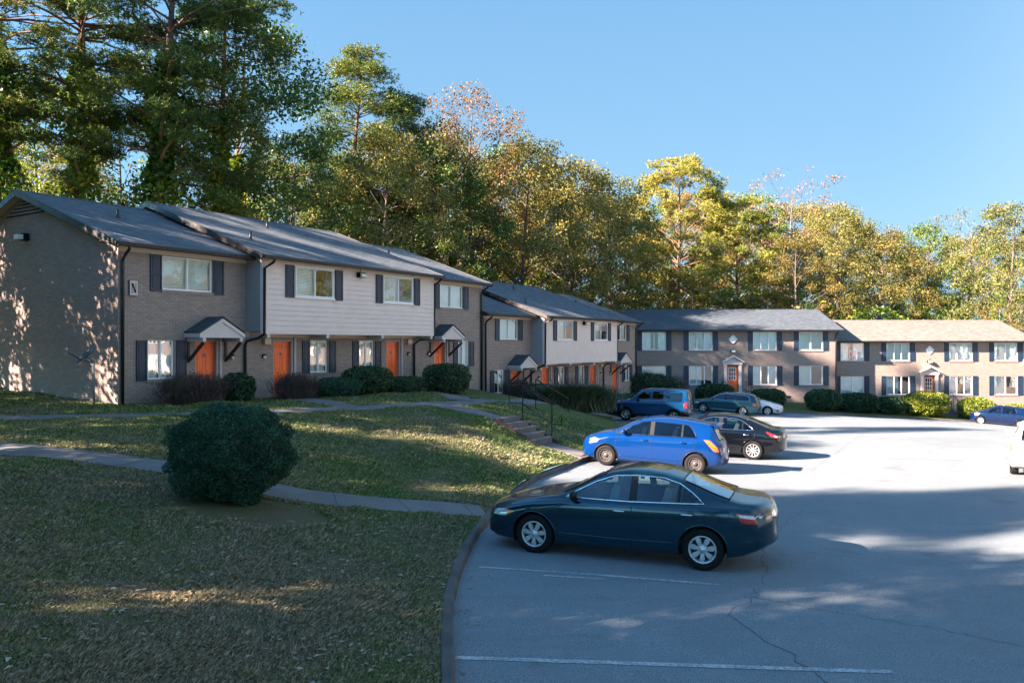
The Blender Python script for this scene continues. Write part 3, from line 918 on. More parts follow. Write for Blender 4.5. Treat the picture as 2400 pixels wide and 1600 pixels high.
    for i, (a, b) in enumerate(doors):
        kn = 'lrlr'[i]
        door(root, a+.05, b-.09, 0, 2.03, .14, kn)
        m2 = MB(); m2.box(a, a+.048, .02, .2, 0, 2.10); m2.box(b-.088, b, .0, .2, 0, 2.10); m2.box(a+.048, b-.088, .02, .2, 2.035, 2.098)
        m2.box(b+.001, b+.10, -.06, -.003, -.05, 2.22)
        m2.build('door_frame', M['door_edge'], root)
        m2 = MB(); m2.box(a-.15, b+.2, -.95, -.002, -.35, -.03); m2.build('doorstep', M['step'], root)
        wall_lamp(root, b+.52 if i in (0, 2) else a-.48, 0, 1.45)
    canopy(root, 2.32, 4.14, 2.32); canopy(root, 15.45, 17.25, 2.32)
    for xx in (5.75, 13.95):
        m2 = MB(); m2.box(xx-.14, xx+.14, -.16, -.003, 1.93, 2.14); m2.build('meter_box', M['cream'], root)
    flood(root, 9.85, -p-.016, 4.72)
    # downspouts
    gutter_pipe(root, [(.10, -.48, EV-.1), (.10, -.44, EV-.2), (.12, -.10, EV-.42), (.12, -.06, EV-.6), (.12, -.06, zb+.35)], .05)
    gutter_pipe(root, [(5.05, -p-.50, EV-.1), (5.05, -p-.40, EV-.22), (4.93, -p-.08, EV-.42), (4.93, -p-.07, 2.45), (4.93, -p-.06, 2.30), (4.93, -.6, 2.16), (4.80, -.14, 2.05), (4.78, -.07, 1.9), (4.78, -.07, zb+.35)], .05)
    gutter_pipe(root, [(14.8, -p-.50, EV-.1), (14.85, -p-.32, EV-.25), (14.86, -.85, EV-.42), (14.86, -.84, 2.4), (14.84, -.80, 2.2), (14.5, -.2, 2.1), (14.35, -.07, 1.9), (14.35, -.07, zb+.35)], .05)
    gutter_pipe(root, [(W-.05, -.48, EV-.1), (W-.10, -.40, EV-.22), (W-.15, -.10, EV-.42), (W-.15, -.07, EV-.6), (W-.15, -.07, zb+.35)], .05)
    vent_pipe(root, 1.9, 3.1, EV+s*3.5); vent_pipe(root, 5.9, 1.0, EV+s*2.2); vent_pipe(root, 9.2, 3.9, EV+s*5.1); vent_pipe(root, 16.0, 2.9, EV+s*3.3)
    if left_gable:
        g = MB()
        for i in range(5):
            z = 6.42+i*.115; hw = (zr-.30-z)/((zr-EV)/yr)*.9
            if hw > .1: g.add([(-.06, yr-hw, z), (-.06, yr+hw, z), (-.005, yr+hw, z+.09), (-.005, yr-hw, z+.09)], [(3, 2, 1, 0)])
        g.build('louvre', M['louvre'], root)
        g = MB(); z = 6.38; hw = (zr-.25-z)/((zr-EV)/yr)*.9
        g.add([(-.004, yr-hw, z), (-.004, yr+hw, z), (-.004, yr, zr-.27)], [(2, 1, 0)]); g.build('louvre_back', M['black'], root)
        # lamp on the gable
        g = MB(); g.box(-.20, -.003, 5.2, 5.55, 5.50, 5.74); f_ = g.build('floodlight', M['metal_dark'], root)
        g = MB(); g.box(-.36, -.202, 5.22, 5.53, 5.52, 5.68); g.build('lens', M['lamp_glass'], f_)
    if letter:
        g = MB(); g.box(.36, .64, -.05, -.004, 3.47, 3.93); sg = g.build('letter_sign', M['trim'], root)
        g = MB(); a, b, c, d = .425, .575, 3.55, 3.85; y0, y1 = -.058, -.051
        g.box(a, a+.018, y0, y1, c, d); g.box(b-.018, b, y0, y1, c, d)
        g.prism([(a, d), (a+.055, d), (b, c), (b-.055, c)], y0-.002, y1, 'y')
        for (p_, q_) in ((a, d), (b-.014, d), (a+.014, c)): g.box(p_-.02, p_+.03, y0-.001, y1, q_-.012, q_+.004)
        g.build('letter', M['metal_dark'], sg)
        g = MB(); 
        for (a, b, c, d) in ((.352, .36, 3.46, 3.94), (.64, .648, 3.46, 3.94), (.36, .64, 3.46, 3.47), (.36, .64, 3.93, 3.94)): g.box(a, b, -.056, -.003, c, d)
        g.build('sign_frame', M['metal_dark'], sg)
    return root

RZ = math.atan2(.847, .531)
house_n = townhouse((-12.19, 24.63), RZ, FLOOR_N, 'nearest townhouse on the left with the letter N sign and sun blotched end wall', -1.2, 1, 'N')
o2 = Vector((-12.19, 24.63, 0)) + U*20.15
house_b = townhouse((o2.x, o2.y), RZ, FLOOR_B, 'middle townhouse standing lower down the hill, between the nearest townhouse and the long brick blocks', -1.4, 2, None, False)

def block(x0, yf, floor, label, roofmat, sign=None):
    root = empty('apartment_block', (x0, yf, floor), 0, label, 'apartment block')
    W = 18.0; Dp = 10.; EV = 4.92
    wins = [(2.34, 4.26, 0), (6.10, 8.0, 1), (11.25, 13.15, 1), (14.95, 16.85, 0)]
    zl = (.52, 2.04); zu = (3.30, 4.76)
    dr_ = (9.15, 10.06)
    holes = [(a, b, *z) for a, b, _ in wins for z in (zl, zu)]+[(dr_[0], dr_[1], -.02, 2.05)]
    mb = MB(); zb = -3.2
    wall_holes(mb, 0, W, zb, EV-.02, holes)
    zr = 6.78; yr = Dp/2
    for (xx, s_) in ((0, 1), (W, -1)):
        poly = [(xx, 0, zb), (xx, Dp, zb), (xx, Dp, EV), (xx, yr, zr-.12), (xx, 0, EV)]
        mb.add(poly, [(4, 3, 2, 1, 0)] if s_ == 1 else [(0, 1, 2, 3, 4)])
    mb.quad((W, Dp, zb), (0, Dp, zb), (0, Dp, EV), (W, Dp, EV))
    mb.build('brick_wall', M['brick2'], root)
    k = 0
    dl = ['closed', 'open', 'half', 'closed', 'open', 'closed', 'half', 'blind']
    for a, b, three in wins:
        for z in (zl, zu):
            window(root, a, b, *z, bars=1+three, dress=dl[k % 8], sill=False, seed=k+int(x0)); k += 1
            m2 = MB(); m2.box(a-.05, b+.05, -.05, -.002, z[0]-.10, z[0]-.002); m2.build('sill', M['brick_flat'], root)
            shutter(root, a-.42, a-.03, z[0]-.03, z[1]+.02); shutter(root, b+.03, b+.42, z[0]-.03, z[1]+.02)
    door(root, dr_[0]+.03, dr_[1]-.03, 0, 2.0, .12, 'r', False, True)
    # pedimented surround
    m2 = MB()
    for xx in (dr_[0]-.24, dr_[1]+.02): m2.box(xx, xx+.22, -.10, -.003, -.1, 2.15); m2.box(xx-.02, xx+.24, -.13, -.003, -.1, .12)
    m2.box(dr_[0]-.30, dr_[1]+.30, -.14, -.003, 2.152, 2.34)
    xm = (dr_[0]+dr_[1])/2
    m2.prism([(xm-.62, 2.342), (xm+.62, 2.342), (xm, 2.74)], -.10, -.003, 'y')
    for sg in (-1, 1):
        m2.prism([(xm+sg*.82, 2.342), (xm, 2.78), (xm, 2.90), (xm+sg*.92, 2.342)][::sg], -.34, -.003, 'y')
    m2.build('door_surround', M['trim'], root)
    # diamond ornament
    m2 = MB(); c = (xm+.03, 4.18)
    for (r0, yy) in ((.34, -.04), ):
        for (a, b) in (((0, r0), (r0, 0)), ((r0, 0), (0, -r0)), ((0, -r0), (-r0, 0)), ((-r0, 0), (0, r0))):
            m2.bar((c[0]+a[0], -.03, c[1]+a[1]), (c[0]+b[0], -.03, c[1]+b[1]), .05, .045)
    for i in range(-3, 4):
        q = i*.075; e = .30-abs(q)
        m2.bar((c[0]+q-e/2, -.02, c[1]-q-e/2), (c[0]+q+e/2, -.02, c[1]-q+e/2), .02, .016) if False else None
    m2.prism([(c[0], c[1]+.30), (c[0]+.30, c[1]), (c[0], c[1]-.30), (c[0]-.30, c[1])][::-1], -.018, -.003, 'y')
    m2.build('diamond_ornament', M['white'], root)
    flood(root, xm, 0, 3.22, 1.0)
    # stoop and its railings
    m2 = MB()
    m2.box(dr_[0]-.6, dr_[1]+.6, -1.5, -.11, -1.6, -.05)
    for k_ in range(6): m2.box(dr_[0]-.35, dr_[1]+.35, -1.5-.28*(k_+1), -1.501-.28*k_, -2.2, -.05-.16*(k_+1))
    sp = m2.build('stoop', M['step'], root)
    for xx in (dr_[0]-.5, dr_[1]+.5):
        r_ = MB()
        r_.tube([(xx, -.15, .85), (xx, -1.5, .85), (xx, -3.1, -.15)], .02, 6)
        for yy, zz in ((-.2, .85), (-.6, .85), (-1.05, .85), (-1.5, .85), (-1.9, .6), (-2.4, .28), (-3.05, -.12)):
            r_.tube([(xx, yy, zz-.95 if yy > -1.5 else zz-.95), (xx, yy, zz)], .014, 5)
        r_.build('railing', M['metal_dark'], sp)
    m2 = MB()
    m2.box(-.02, W+.02, -.03, -.003, EV-.12, EV-.01); m2.build('frieze_board', M['cream'], root)
    for xx in (1.2, 13.9):
        m2 = MB(); m2.box(xx, xx+.4, -.012, -.003, -.55, -.35); m2.build('crawl_vent', M['black'], root)
    rf = roof_gable(root, 0, W, -.5, yr, Dp+.5, EV+.02, zr, roofmat, .35, .35)
    gutter(root, -.35, W+.35, -.5, EV)
    m2 = MB(); m2.quad((-.3, -.002, EV-.02), (W+.3, -.002, EV-.02), (W+.3, -.5, EV-.02), (-.3, -.5, EV-.02)); m2.build('eave_soffit', M['cream'], root)
    gutter_pipe(root, [(W-.1, -.55, EV-.1), (W-.1, -.45, EV-.22), (W-.12, -.10, EV-.4), (W-.12, -.07, EV-.6), (W-.12, -.07, -2.2)], .05)
    gutter_pipe(root, [(.1, -.55, EV-.1), (.1, -.45, EV-.22), (.12, -.10, EV-.4), (.12, -.07, EV-.6), (.12, -.07, -1.2)], .05)
    if sign:
        m2 = MB(); m2.box(17.25, 17.5, -.04, -.004, 2.95, 3.42); sg = m2.build('letter_sign', M['trim'], root)
        m2 = MB(); m2.box(17.31, 17.33, -.048, -.0405, 3.05, 3.32); m2.box(17.42, 17.44, -.048, -.0405, 3.05, 3.32); m2.box(17.33, 17.42, -.047, -.0405, 3.17, 3.20); m2.build('letter', M['metal_dark'], sg)
    return root
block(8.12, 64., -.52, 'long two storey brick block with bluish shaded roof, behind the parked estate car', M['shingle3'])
block(24.65+.0, 65.4, -1.40, 'sunlit tan two storey block at the far right with a pale roof', M['shingle2'], True)

for (bx_, by_, lb_) in ((47., 31., 'nearer sunlit brick block across the lot, outside the photo and seen only in window reflections'), (50., 55., 'farther sunlit brick block across the lot, outside the photo and seen only in window reflections')):
    o_ = block(bx_, by_, Ls(bx_-2, by_-9)+.7, lb_, M['shingle2'])
    o_.rotation_euler = (0, 0, -math.pi/2)
# satellite dish on its own pole by the end wall
gz = Hs(-12.35, 22.7)
dish = empty('satellite_dish', (-12.02, 22.9, gz), 0, 'small grey satellite dish on a thin pole at the corner of the nearest townhouse', 'satellite dish')
m_ = MB(); m_.tube([(0, 0, -.3), (0.01, 0, 1.28), (.02, 0, 1.42)], .024, 10); m_.build('pole', M['metal_grey'], dish)
m_ = MB()
prof = [(0.0, 0.0), (.10, .006), (.2, .028), (.30, .065), (.36, .10), (.365, .092), (.3, .055), (.2, .018), (.1, -.004), (0, -.01)]
m_.lathe(prof, (0, 0, 0), 'z', 28)
dd = m_.build('reflector', plain('dish_grey', (.045, .07, .08), .45, .1, 5, 0), dish)
dd.location = (-.16, -.02, 1.55); dd.rotation_euler = (R(25), R(-38), 0)
m_ = MB(); m_.tube([(-.12, 0, 1.40), (-.40, -.06, 1.50), (-.72, -.13, 1.70)], .014, 6); m_.build('feed_arm', M['metal_dark'], dish)
m_ = MB(); m_.lathe([(0, -.05), (.035, -.05), (.035, .05), (.02, .07), (0, .07)], (-.72, -.13, 1.74), 'z', 10); m_.box(-.76, -.68, -.16, -.10, 1.64, 1.70); m_.build('receiver', M['metal_grey'], dish)
m_ = MB(); m_.box(-.10, .05, -.05, .05, 1.36, 1.46); m_.bar((0, 0, 1.42), (-.16, -.02, 1.54), .05, .05); m_.build('mount', M['metal_grey'], dish)
# ------------------------------------------------------------------ cars
# car frame: x from the front bumper (0) to the rear (L), y left/right, z up from the road
def m_carglass(name, tint, refl=.18):
    return m_glass(name, tint, refl)
M['cg'] = m_glass('car_glass', (.42, .55, .55), .03, fk=.55)
M['cgd'] = m_glass('car_glass_tinted', (.16, .20, .22), .03, fk=.55)
M['tyre'] = plain('tyre_rubber', (.008, .008, .009), .8, .2, 12, .3, 0, .2)
M['hub'] = plain('silver_wheel_cover', (.50, .50, .50), .32, .06, 10, 0, .55, .5, .3)
M['steel'] = plain('rusty_steel_wheel', (.05, .045, .042), .6, .5, 9, .2, .3)
M['alloy'] = plain('machined_alloy', (.60, .60, .60), .25, .05, 9, 0, .8)
M['trimblk'] = plain('black_plastic', (.006, .006, .007), .45, .15, 9, .05, 0, .3)
M['chrome'] = plain('chrome_trim', (.66, .67, .68), .14, .03, 9, 0, 1.)
M['chassis'] = plain('underbody', (.010, .010, .010), .9, .2, 4, 0)
M['seat'] = plain('grey_seat_cloth', (.20, .20, .195), .85, .1, 12, .1)
M['lampclear'] = plain('headlamp_lens', (.52, .52, .48), .1, .15, 16, 0, .3, .5, 1.)
M['lampred'] = plain('red_tail_lens', (.42, .012, .012), .12, .2, 18, 0, 0, .6, 1.)
M['lamporange'] = plain('amber_lens', (.75, .12, .015), .12, .2, 18, 0, 0, .6, 1.)
M['lampwhite'] = plain('white_tail_lens', (.62, .55, .55), .12, .1, 18, 0, 0, .6, 1.)
M['platewhite'] = plain('number_plate_white', (.62, .62, .58), .4, .1, 22, 0)

def ci(pts, x):
    """smooth monotone-ish interpolation of control points"""
    xs = [p[0] for p in pts]; ys = [p[1] for p in pts]
    return np.interp(x, xs, ys)

def smooth_arr(a, k=3, it=2):
    a = np.array(a, float)
    for _ in range(it):
        b = a.copy(); b[1:-1] = (a[:-2]+2*a[1:-1]+a[2:])/4; a = b
    return a

class Body:
    def __init__(s, sp):
        s.sp = sp
        L = sp['L']; NX = sp.get('nx', 170)
        s.u = np.linspace(0, L, NX)
        # extra density at both ends
        s.u = L*(.5-.5*np.cos(np.pi*np.linspace(0, 1, NX)))*.25 + s.u*.75
        u = s.u
        it = sp.get('it', 5)
        top = smooth_arr(ci(sp['top'], u), it=it); belt = smooth_arr(ci(sp['belt'], u), it=6)
        wb = smooth_arr(ci(sp['wb'], u), it=8); wr = smooth_arr(ci(sp['wr'], u), it=4); bot = smooth_arr(ci(sp['bot'], u), it=3)
        belt = np.minimum(belt, top-.012)
        s.top, s.belt, s.w = top, belt, wb
        rows = []
        tuck = sp.get('tuck', .0)
        for i in range(NX):
            zt, zb_, w, r, b = top[i], belt[i], wb[i], wr[i], bot[i]
            gh = zt-zb_; t = min(1, max(0, (gh-.10)/.22)); t = t*t*(3-2*t)
            hb = zb_-b
            p = [(0, b), (w-.16, b), (w-.05, b+.015), (w-.012-tuck, b+.09), (w+.012, b+hb*.34), (w+.022, b+hb*.60), (w+.012, zb_-.10), (w-.004, zb_-.03),
                 (w-.035, zb_+.004*(1)), (w-.035-.04*t-.05*(1-t), zb_+.02+.0*gh),
                 (r+.035, (zb_+.5*gh)*(1-t)+(zt-.13)*t), (r, (zb_+.75*gh)*(1-t)+(zt-.055)*t), (r-.10, (zb_+.9*gh)*(1-t)+(zt-.016)*t), (r*.45, zt-.003-.004*(1-t)), (0, zt)]
            q = [np.array(x_, float) for x_ in p]
            for _ in range(2):
                nq = [q[0]]
                for a_, b_ in zip(q[:-1], q[1:]): nq += [a_*.75+b_*.25, a_*.25+b_*.75]
                nq.append(q[-1]); q = nq
            rows.append(q)
        s.S = np.array(rows)            # NX, K, 2 (y,z)
        s.K = s.S.shape[1]
        s.fb = sp.get('fb', .32); s.rb = sp.get('rb', .22); s.L = L
        s.wm = wb.max()
    def bend(s, u, y):
        a = (abs(y)/s.wm)
        x = u + s.fb*(a**2.6)*max(0, 1-u/1.1)**1.5 - s.rb*(a**2.6)*max(0, 1-(s.L-u)/.9)**1.5
        return x
    def ring(s, u):
        i = np.searchsorted(s.u, u)-1; i = max(0, min(len(s.u)-2, i))
        t = (u-s.u[i])/(s.u[i+1]-s.u[i]); t = min(1, max(0, t))
        return s.S[i]*(1-t)+s.S[i+1]*t
    def side(s, u, z, off=0.):
        """point on the left side (y<0) at station u, height z"""
        r = s.ring(u)
        ys, zs = r[:, 0], r[:, 1]
        j0 = int(np.argmax(ys > ys.max()-.2)) 
        k0 = 6
        y = None
        for j in range(k0, s.K-1):
            if zs[j] <= z <= zs[j+1] and zs[j+1] > zs[j]:
                t = (z-zs[j])/(zs[j+1]-zs[j]); y = ys[j]*(1-t)+ys[j+1]*t; break
        if y is None: y = ys[k0] if z < zs[k0] else 0.
        y = y+off
        return (s.bend(u, y), -y, z)
    def pt(s, u, k, off=0., sgn=-1):
        r = s.ring(u); j = int(k); j = min(j, s.K-2); t = k-j
        p = r[j]*(1-t)+r[j+1]*t
        return (s.bend(u, p[0]), sgn*p[0], p[1]+off)

def poly_mono(poly, x):
    """z interval of polygon at x"""
    zs = []
    n = len(poly)
    for i in range(n):
        (x0, z0), (x1, z1) = poly[i], poly[(i+1) % n]
        if (x0 <= x <= x1) or (x1 <= x <= x0):
            if abs(x1-x0) < 1e-9: zs += [z0, z1]
            else: zs.append(z0+(z1-z0)*(x-x0)/(x1-x0))
    return (min(zs), max(zs)) if zs else None

def side_patch(B, poly, off, nx=14, nz=6, sides=(-1, 1)):
    xs = [p[0] for p in poly]; a, b = min(xs)+1e-4, max(xs)-1e-4
    mb = MB()
    for sg in sides:
        v = []
        for i in range(nx+1):
            x = a+(b-a)*i/nx; lo, hi = poly_mono(poly, x)
            for j in range(nz+1):
                p = B.side(x, lo+(hi-lo)*j/nz, off)
                v.append((p[0], p[1]*(-sg), p[2]))
        f = []
        for i in range(nx):
            for j in range(nz):
                q = (i*(nz+1)+j, (i+1)*(nz+1)+j, (i+1)*(nz+1)+j+1, i*(nz+1)+j+1)
                f.append(q if sg == -1 else q[::-1])
        mb.add(v, f, 0, True)
    return mb

def side_line(B, pts, r, off=.002, closed=False, sides=(-1, 1), n=6, step=.06):
    P_ = []
    pts = list(pts)+([pts[0]] if closed else [])
    for (a, b) in zip(pts[:-1], pts[1:]):
        k = max(1, int(math.hypot(b[0]-a[0], b[1]-a[1])/step))
        for i in range(k): P_.append((a[0]+(b[0]-a[0])*i/k, a[1]+(b[1]-a[1])*i/k))
    P_.append(pts[-1])
    mb = MB()
    for sg in sides:
        mb.tube([(lambda p: (p[0], p[1]*(-sg), p[2]))(B.side(x, z, off)) for x, z in P_], r, n)
    return mb

def wheel(root, x, y, r, kind, sgn, wd=.205, turn=0.):
    """sgn -1: outer face looks to -y"""
    mb = MB()
    rr = r*.64 if kind != 'steel' else r*.60
    prof = [(rr, -wd/2+.012), (rr+.012, -wd/2), (r-.035, -wd/2-.006), (r-.008, -wd/2+.025), (r, -wd/2+.055), (r, wd/2-.055), (r-.008, wd/2-.025), (r-.04, wd/2), (rr, wd/2)]
    mb.lathe([(a, b*(-sgn)) for a, b in prof], (0, 0, 0), 'y', 40)
    w_ = mb.build('wheel', M['tyre'], root)
    w_.location = (x, y, r)
    w_.rotation_euler = (0, 0, turn)
    o = sgn*(wd/2)
    def Y(t): return o - sgn*t      # t = depth inwards from the outer face
    g = MB()
    g.lathe([(rr+.004, Y(.004)), (rr-.012, Y(.0)), (rr-.022, Y(.012)), (rr-.03, Y(.05)), (rr-.035, Y(.10))], (0, 0, 0), 'y', 40)
    mat = M['hub'] if kind == 'cover' else (M['steel'] if kind == 'steel' else M['alloy'])
    if kind == 'steel':
        g.lathe([(rr-.03, Y(.05)), (rr*.82, Y(.06)), (rr*.70, Y(.03)), (rr*.55, Y(.035)), (rr*.36, Y(.055)), (rr*.30, Y(.02)), (.0, Y(.018))], (0, 0, 0), 'y', 40)
        for k in range(10):
            a = 2*math.pi*k/10; g.lathe([(.0, Y(.03)), (.016, Y(.032)), (.018, Y(.05))], (rr*.76*math.cos(a), 0, rr*.76*math.sin(a)), 'y', 8)
    else:
        n = {'cover': 7, 'alloy10': 10, 'alloy5': 5, 'alloy7': 8}[kind]
        inner = rr*.24
        for k in range(n):
            a = 2*math.pi*k/n+.2
            c, s_ = math.cos(a), math.sin(a)
            w0, w1 = {'cover': (.022, .040), 'alloy10': (.016, .022), 'alloy5': (.05, .04), 'alloy7': (.02, .032)}[kind]
            def Pq(rad, off, dep): return (c*rad - s_*off, Y(dep), s_*rad + c*off)
            R1 = rr-.012
            v = [Pq(inner, -w0, .012), Pq(inner, w0, .012), Pq(R1*.72, w1, .006), Pq(R1, w1*.7, .008), Pq(R1, -w1*.7, .008), Pq(R1*.72, -w1, .006),
                 Pq(inner, -w0, .05), Pq(inner, w0, .05), Pq(R1*.72, w1, .045), Pq(R1, w1*.7, .045), Pq(R1, -w1*.7, .045), Pq(R1*.72, -w1, .045)]
            f = [(0, 1, 2, 5), (5, 2, 3, 4)]+[(i, (i+1) % 6, 6+(i+1) % 6, 6+i) for i in range(6)]
            g.add(v, f)
        g.lathe([(inner+.03, Y(.03)), (inner+.012, Y(.012)), (inner*.6, Y(.0)), (0, Y(-.004))], (0, 0, 0), 'y', 20)
    rim = g.build('rim', mat, w_)
    g = MB(); g.lathe([(rr-.002, Y(.06)), (0, Y(.065))], (0, 0, 0), 'y', 28); g.build('rim_backing', M['trimblk'], w_)  # plain dark disc backing the gaps in the rim
    return w_

def make_car(sp, loc, heading, label, cat, pitch=0., paint=None):
    """loc: ground point below the car's centre line at the front axle; heading: unit 2D vector the car faces"""
    root = empty(sp['name'], (0, 0, 0), 0, label, cat)
    B = Body(sp)
    L = sp['L']; NX, K = len(B.u), B.K
    xf, xr = sp['axles']; R_ = sp['tyre']; RA = sp.get('arch', R_+.045)
    zc = R_
    # body grid, both sides
    V = np.zeros((NX, 2*K-1, 3))
    for i in range(NX):
        for k in range(K):
            y, z = B.S[i, k]
            x = B.bend(B.u[i], y)
            V[i, k] = (x, -y, z); V[i, 2*K-2-k] = (x, y, z)
    # snap the grid to the wheel openings
    side_k = 5
    U_ = np.repeat(B.u[:, None], 2*K-1, 1)
    for (cx) in (xf, xr):
        for i in range(NX):
            if abs(B.u[i]-cx) > RA+.08: continue
            for k in range(2*K-1):
                x, y, z = V[i, k]
                if abs(y) < B.w[i]-.12 or z > 1.0: continue
                dx, dz = x-cx, z-zc; d = math.hypot(dx, dz)
                if abs(d-RA) < .024 and d > 1e-6:
                    V[i, k, 0] = cx+dx*RA/d; V[i, k, 2] = zc+dz*RA/d
    glass = sp['glass']
    kr = sp.get('kr', K-12)        # ring index where windscreens start
    ws, rs = sp['windscreen'], sp['rearscreen']
    faces = []
    NC = 2*K-1
    for i in range(NX-1):
        um = (B.u[i]+B.u[i+1])/2
        for k in range(NC-1):
            c = (V[i, k]+V[i+1, k]+V[i+1, k+1]+V[i, k+1])/4
            kk_ = k if k < K-1 else NC-2-k
            skip = False
            if abs(c[1]) > B.w[i]-.12 or kk_ <= 8:
                for cx in (xf, xr):
                    if math.hypot(c[0]-cx, c[2]-zc) < RA and (kk_ > 3): skip = True
            if not skip and kk_ > 24 and c[2] > B.belt[i]+.01:
                for g in glass:
                    xs = [q[0] for q in g]
                    if min(xs) <= um <= max(xs):
                        lo_hi = poly_mono(g, um)
                        if lo_hi and lo_hi[0]+.005 < c[2] < lo_hi[1]-.005 and kk_ < kr+3: skip = True
            if not skip and kk_ >= kr:
                if ws[0]+.02 < um < ws[1]-.02: skip = True
                if rs[0]+.02 < um < rs[1]-.02: skip = True
            if not skip: faces.append((i*NC+k, i*NC+k+1, (i+1)*NC+k+1, (i+1)*NC+k))
    verts = [tuple(p) for p in V.reshape(-1, 3)]
    # end caps as grids between mirrored points
    for (i, flip) in ((0, False), (NX-1, True)):
        nc = 10
        base = len(verts)
        for k in range(K):
            y, z = B.S[i, k]
            for m in range(nc+1):
                yy = -y+2*y*m/nc
                verts.append((B.bend(B.u[i], yy), yy, z))
        for k in range(K-1):
            for m in range(nc):
                q = (base+k*(nc+1)+m, base+k*(nc+1)+m+1, base+(k+1)*(nc+1)+m+1, base+(k+1)*(nc+1)+m)
                faces.append(q[::-1] if flip is False else q)
    bm_ = MB(); bm_.add(verts, faces, 0, True)
    paint = paint or sp['paint']
    body = bm_.build('body', paint, root, sharp=38)
    # clean: weld, drop strays, recalc normals
    import bmesh
    b = bmesh.new(); b.from_mesh(body.data)
    bmesh.ops.remove_doubles(b, verts=b.verts, dist=.0012)
    bmesh.ops.delete(b, geom=[v for v in b.verts if not v.link_faces], context='VERTS')
    bmesh.ops.recalc_face_normals(b, faces=b.faces)
    b.to_mesh(body.data); b.free()
    try: body.data.set_sharp_from_angle(angle=R(35))
    except Exception: pass
    # wheel housings and arch lips
    for cx in (xf, xr):
        for sg in (-1, 1):
            i0 = int(np.argmin(abs(B.u-cx))); wv = B.w[i0]
            g = MB(); n = 28
            a0 = math.asin(min(.9, (zc-B.S[i0, 0, 1])/RA))
            v = []
            for k in range(n+1):
                a = -a0+(math.pi+2*a0)*k/n
                for yy in (wv-.06, wv-.38): v.append((cx+(RA+.012)*math.cos(a), sg*yy, zc+(RA+.012)*math.sin(a)))
            g.add(v, [(2*k, 2*k+1, 2*k+3, 2*k+2) for k in range(n)], 0, True)
            v = [(cx, sg*(wv-.38), zc)]+[(cx+(RA+.012)*math.cos(-a0+(math.pi+2*a0)*k/n), sg*(wv-.38), zc+(RA+.012)*math.sin(-a0+(math.pi+2*a0)*k/n)) for k in range(n+1)]
            g.add(v, [(0, k+1, k+2) for k in range(n)])
            g.build('wheel_housing', M['chassis'], root)
            pts = []
            for k in range(25):
                a = -a0*.7+(math.pi+1.4*a0)*k/24
                x, z = cx+(RA+.004)*math.cos(a), zc+(RA+.004)*math.sin(a)
                p = B.side(x, z, .0); pts.append((x, sg*abs(p[1]), z))
            g = MB(); g.tube(pts, sp.get('lip', .012), 6); g.build('wheel_arch', sp.get('lipmat', paint), root)
    # glass and its surrounds
    cg = sp.get('glassmat', M['cg'])
    for g_ in glass:
        for sg in (-1, 1): side_patch(B, g_, .004, 18, 7, (sg,)).build('side_window', cg, root)
    for sg in ((-1, 1) if sp.get('dlo') else ()): side_line(B, sp['dlo'], sp.get('dlor', .013), .006, True, (sg,)).build('window_trim', sp.get('dlomat', M['chrome']), root)
    for (a, q) in sp.get('pillars', []):
        for sg in (-1, 1): side_patch(B, q, .0045, 4, 8, (sg,)).build('door_pillar', {'b': M['trimblk'], 'p': paint}[a], root)
    for (nm, rg) in (('windscreen', ws), ('rear_window', rs)):
        m = MB(); nx, nk = 16, 24; v = []
        for i in range(nx+1):
            u = rg[0]+(rg[1]-rg[0])*i/nx
            for j in range(nk+1):
                t = -1+2*j/nk
                k = kr+(K-1-kr)*(1-abs(t))
                p = B.pt(u, k, .005, -1 if t < 0 else 1); v.append(p)
        m.add(v, [(i*(nk+1)+j, i*(nk+1)+j+1, (i+1)*(nk+1)+j+1, (i+1)*(nk+1)+j) for i in range(nx) for j in range(nk)], 0, True)
        w_ = m.build(nm, cg, root)
        m = MB()
        for (ua, ub) in ((rg[0], rg[0]), (rg[1], rg[1])):
            m.tube([B.pt(ua, kr+(K-1-kr)*(1-abs(-1+2*j/20)), .004, -1 if j < 10 else 1) for j in range(21)], .014, 6)
        for sg in (-1, 1): m.tube([B.pt(rg[0]+(rg[1]-rg[0])*j/14, kr, .004, sg) for j in range(15)], .014, 6)
        m.build('seal', M['trimblk'], w_)
    # cabin floor, dash, seats
    xa, xb = ws[0]+.12, rs[1]-.15
    i0 = int(np.argmin(abs(B.u-(xa+xb)/2))); wv = B.w[i0]-.11; zf = B.belt[i0]
    m = MB(); m.box(xa, xb, -wv, wv, .32, zf-.38); m.box(xa, xa+.45, -wv, wv, zf-.38, zf-.02); m.box(xb-.45, xb, -wv*.9, wv*.9, zf-.37, zf-.04)
    m.build('cabin_floor', M['chassis'], root)
    for (sx) in sp.get('seats', []):
        for sy in ((-.36, .36)):
            m = MB()
            m.prism([(sx-.05, zf-.36), (sx+.14, zf-.36), (sx+.26, zf+.22), (sx+.15, zf+.24)], sy-.24, sy+.24, 'y')
            m.prism([(sx+.18, zf+.25), (sx+.27, zf+.25), (sx+.29, zf+.40), (sx+.20, zf+.41)], sy-.12, sy+.12, 'y')
            m.tube([(sx+.2, sy-.06, zf+.2), (sx+.23, sy-.06, zf+.27)], .008, 5); m.tube([(sx+.2, sy+.06, zf+.2), (sx+.23, sy+.06, zf+.27)], .008, 5)
            m.build('seat', M['seat'], root)
    m = MB(); rg = [(.0, 0)]
    cc = (xa+.62, -.36, zf+.02)
    pts = [(cc[0]-.06*math.sin(2*math.pi*k/20), cc[1]+.18*math.cos(2*math.pi*k/20), cc[2]+.17*math.sin(2*math.pi*k/20)) for k in range(21)]
    m.tube(pts, .014, 6); m.build('steering_wheel', M['trimblk'], root)
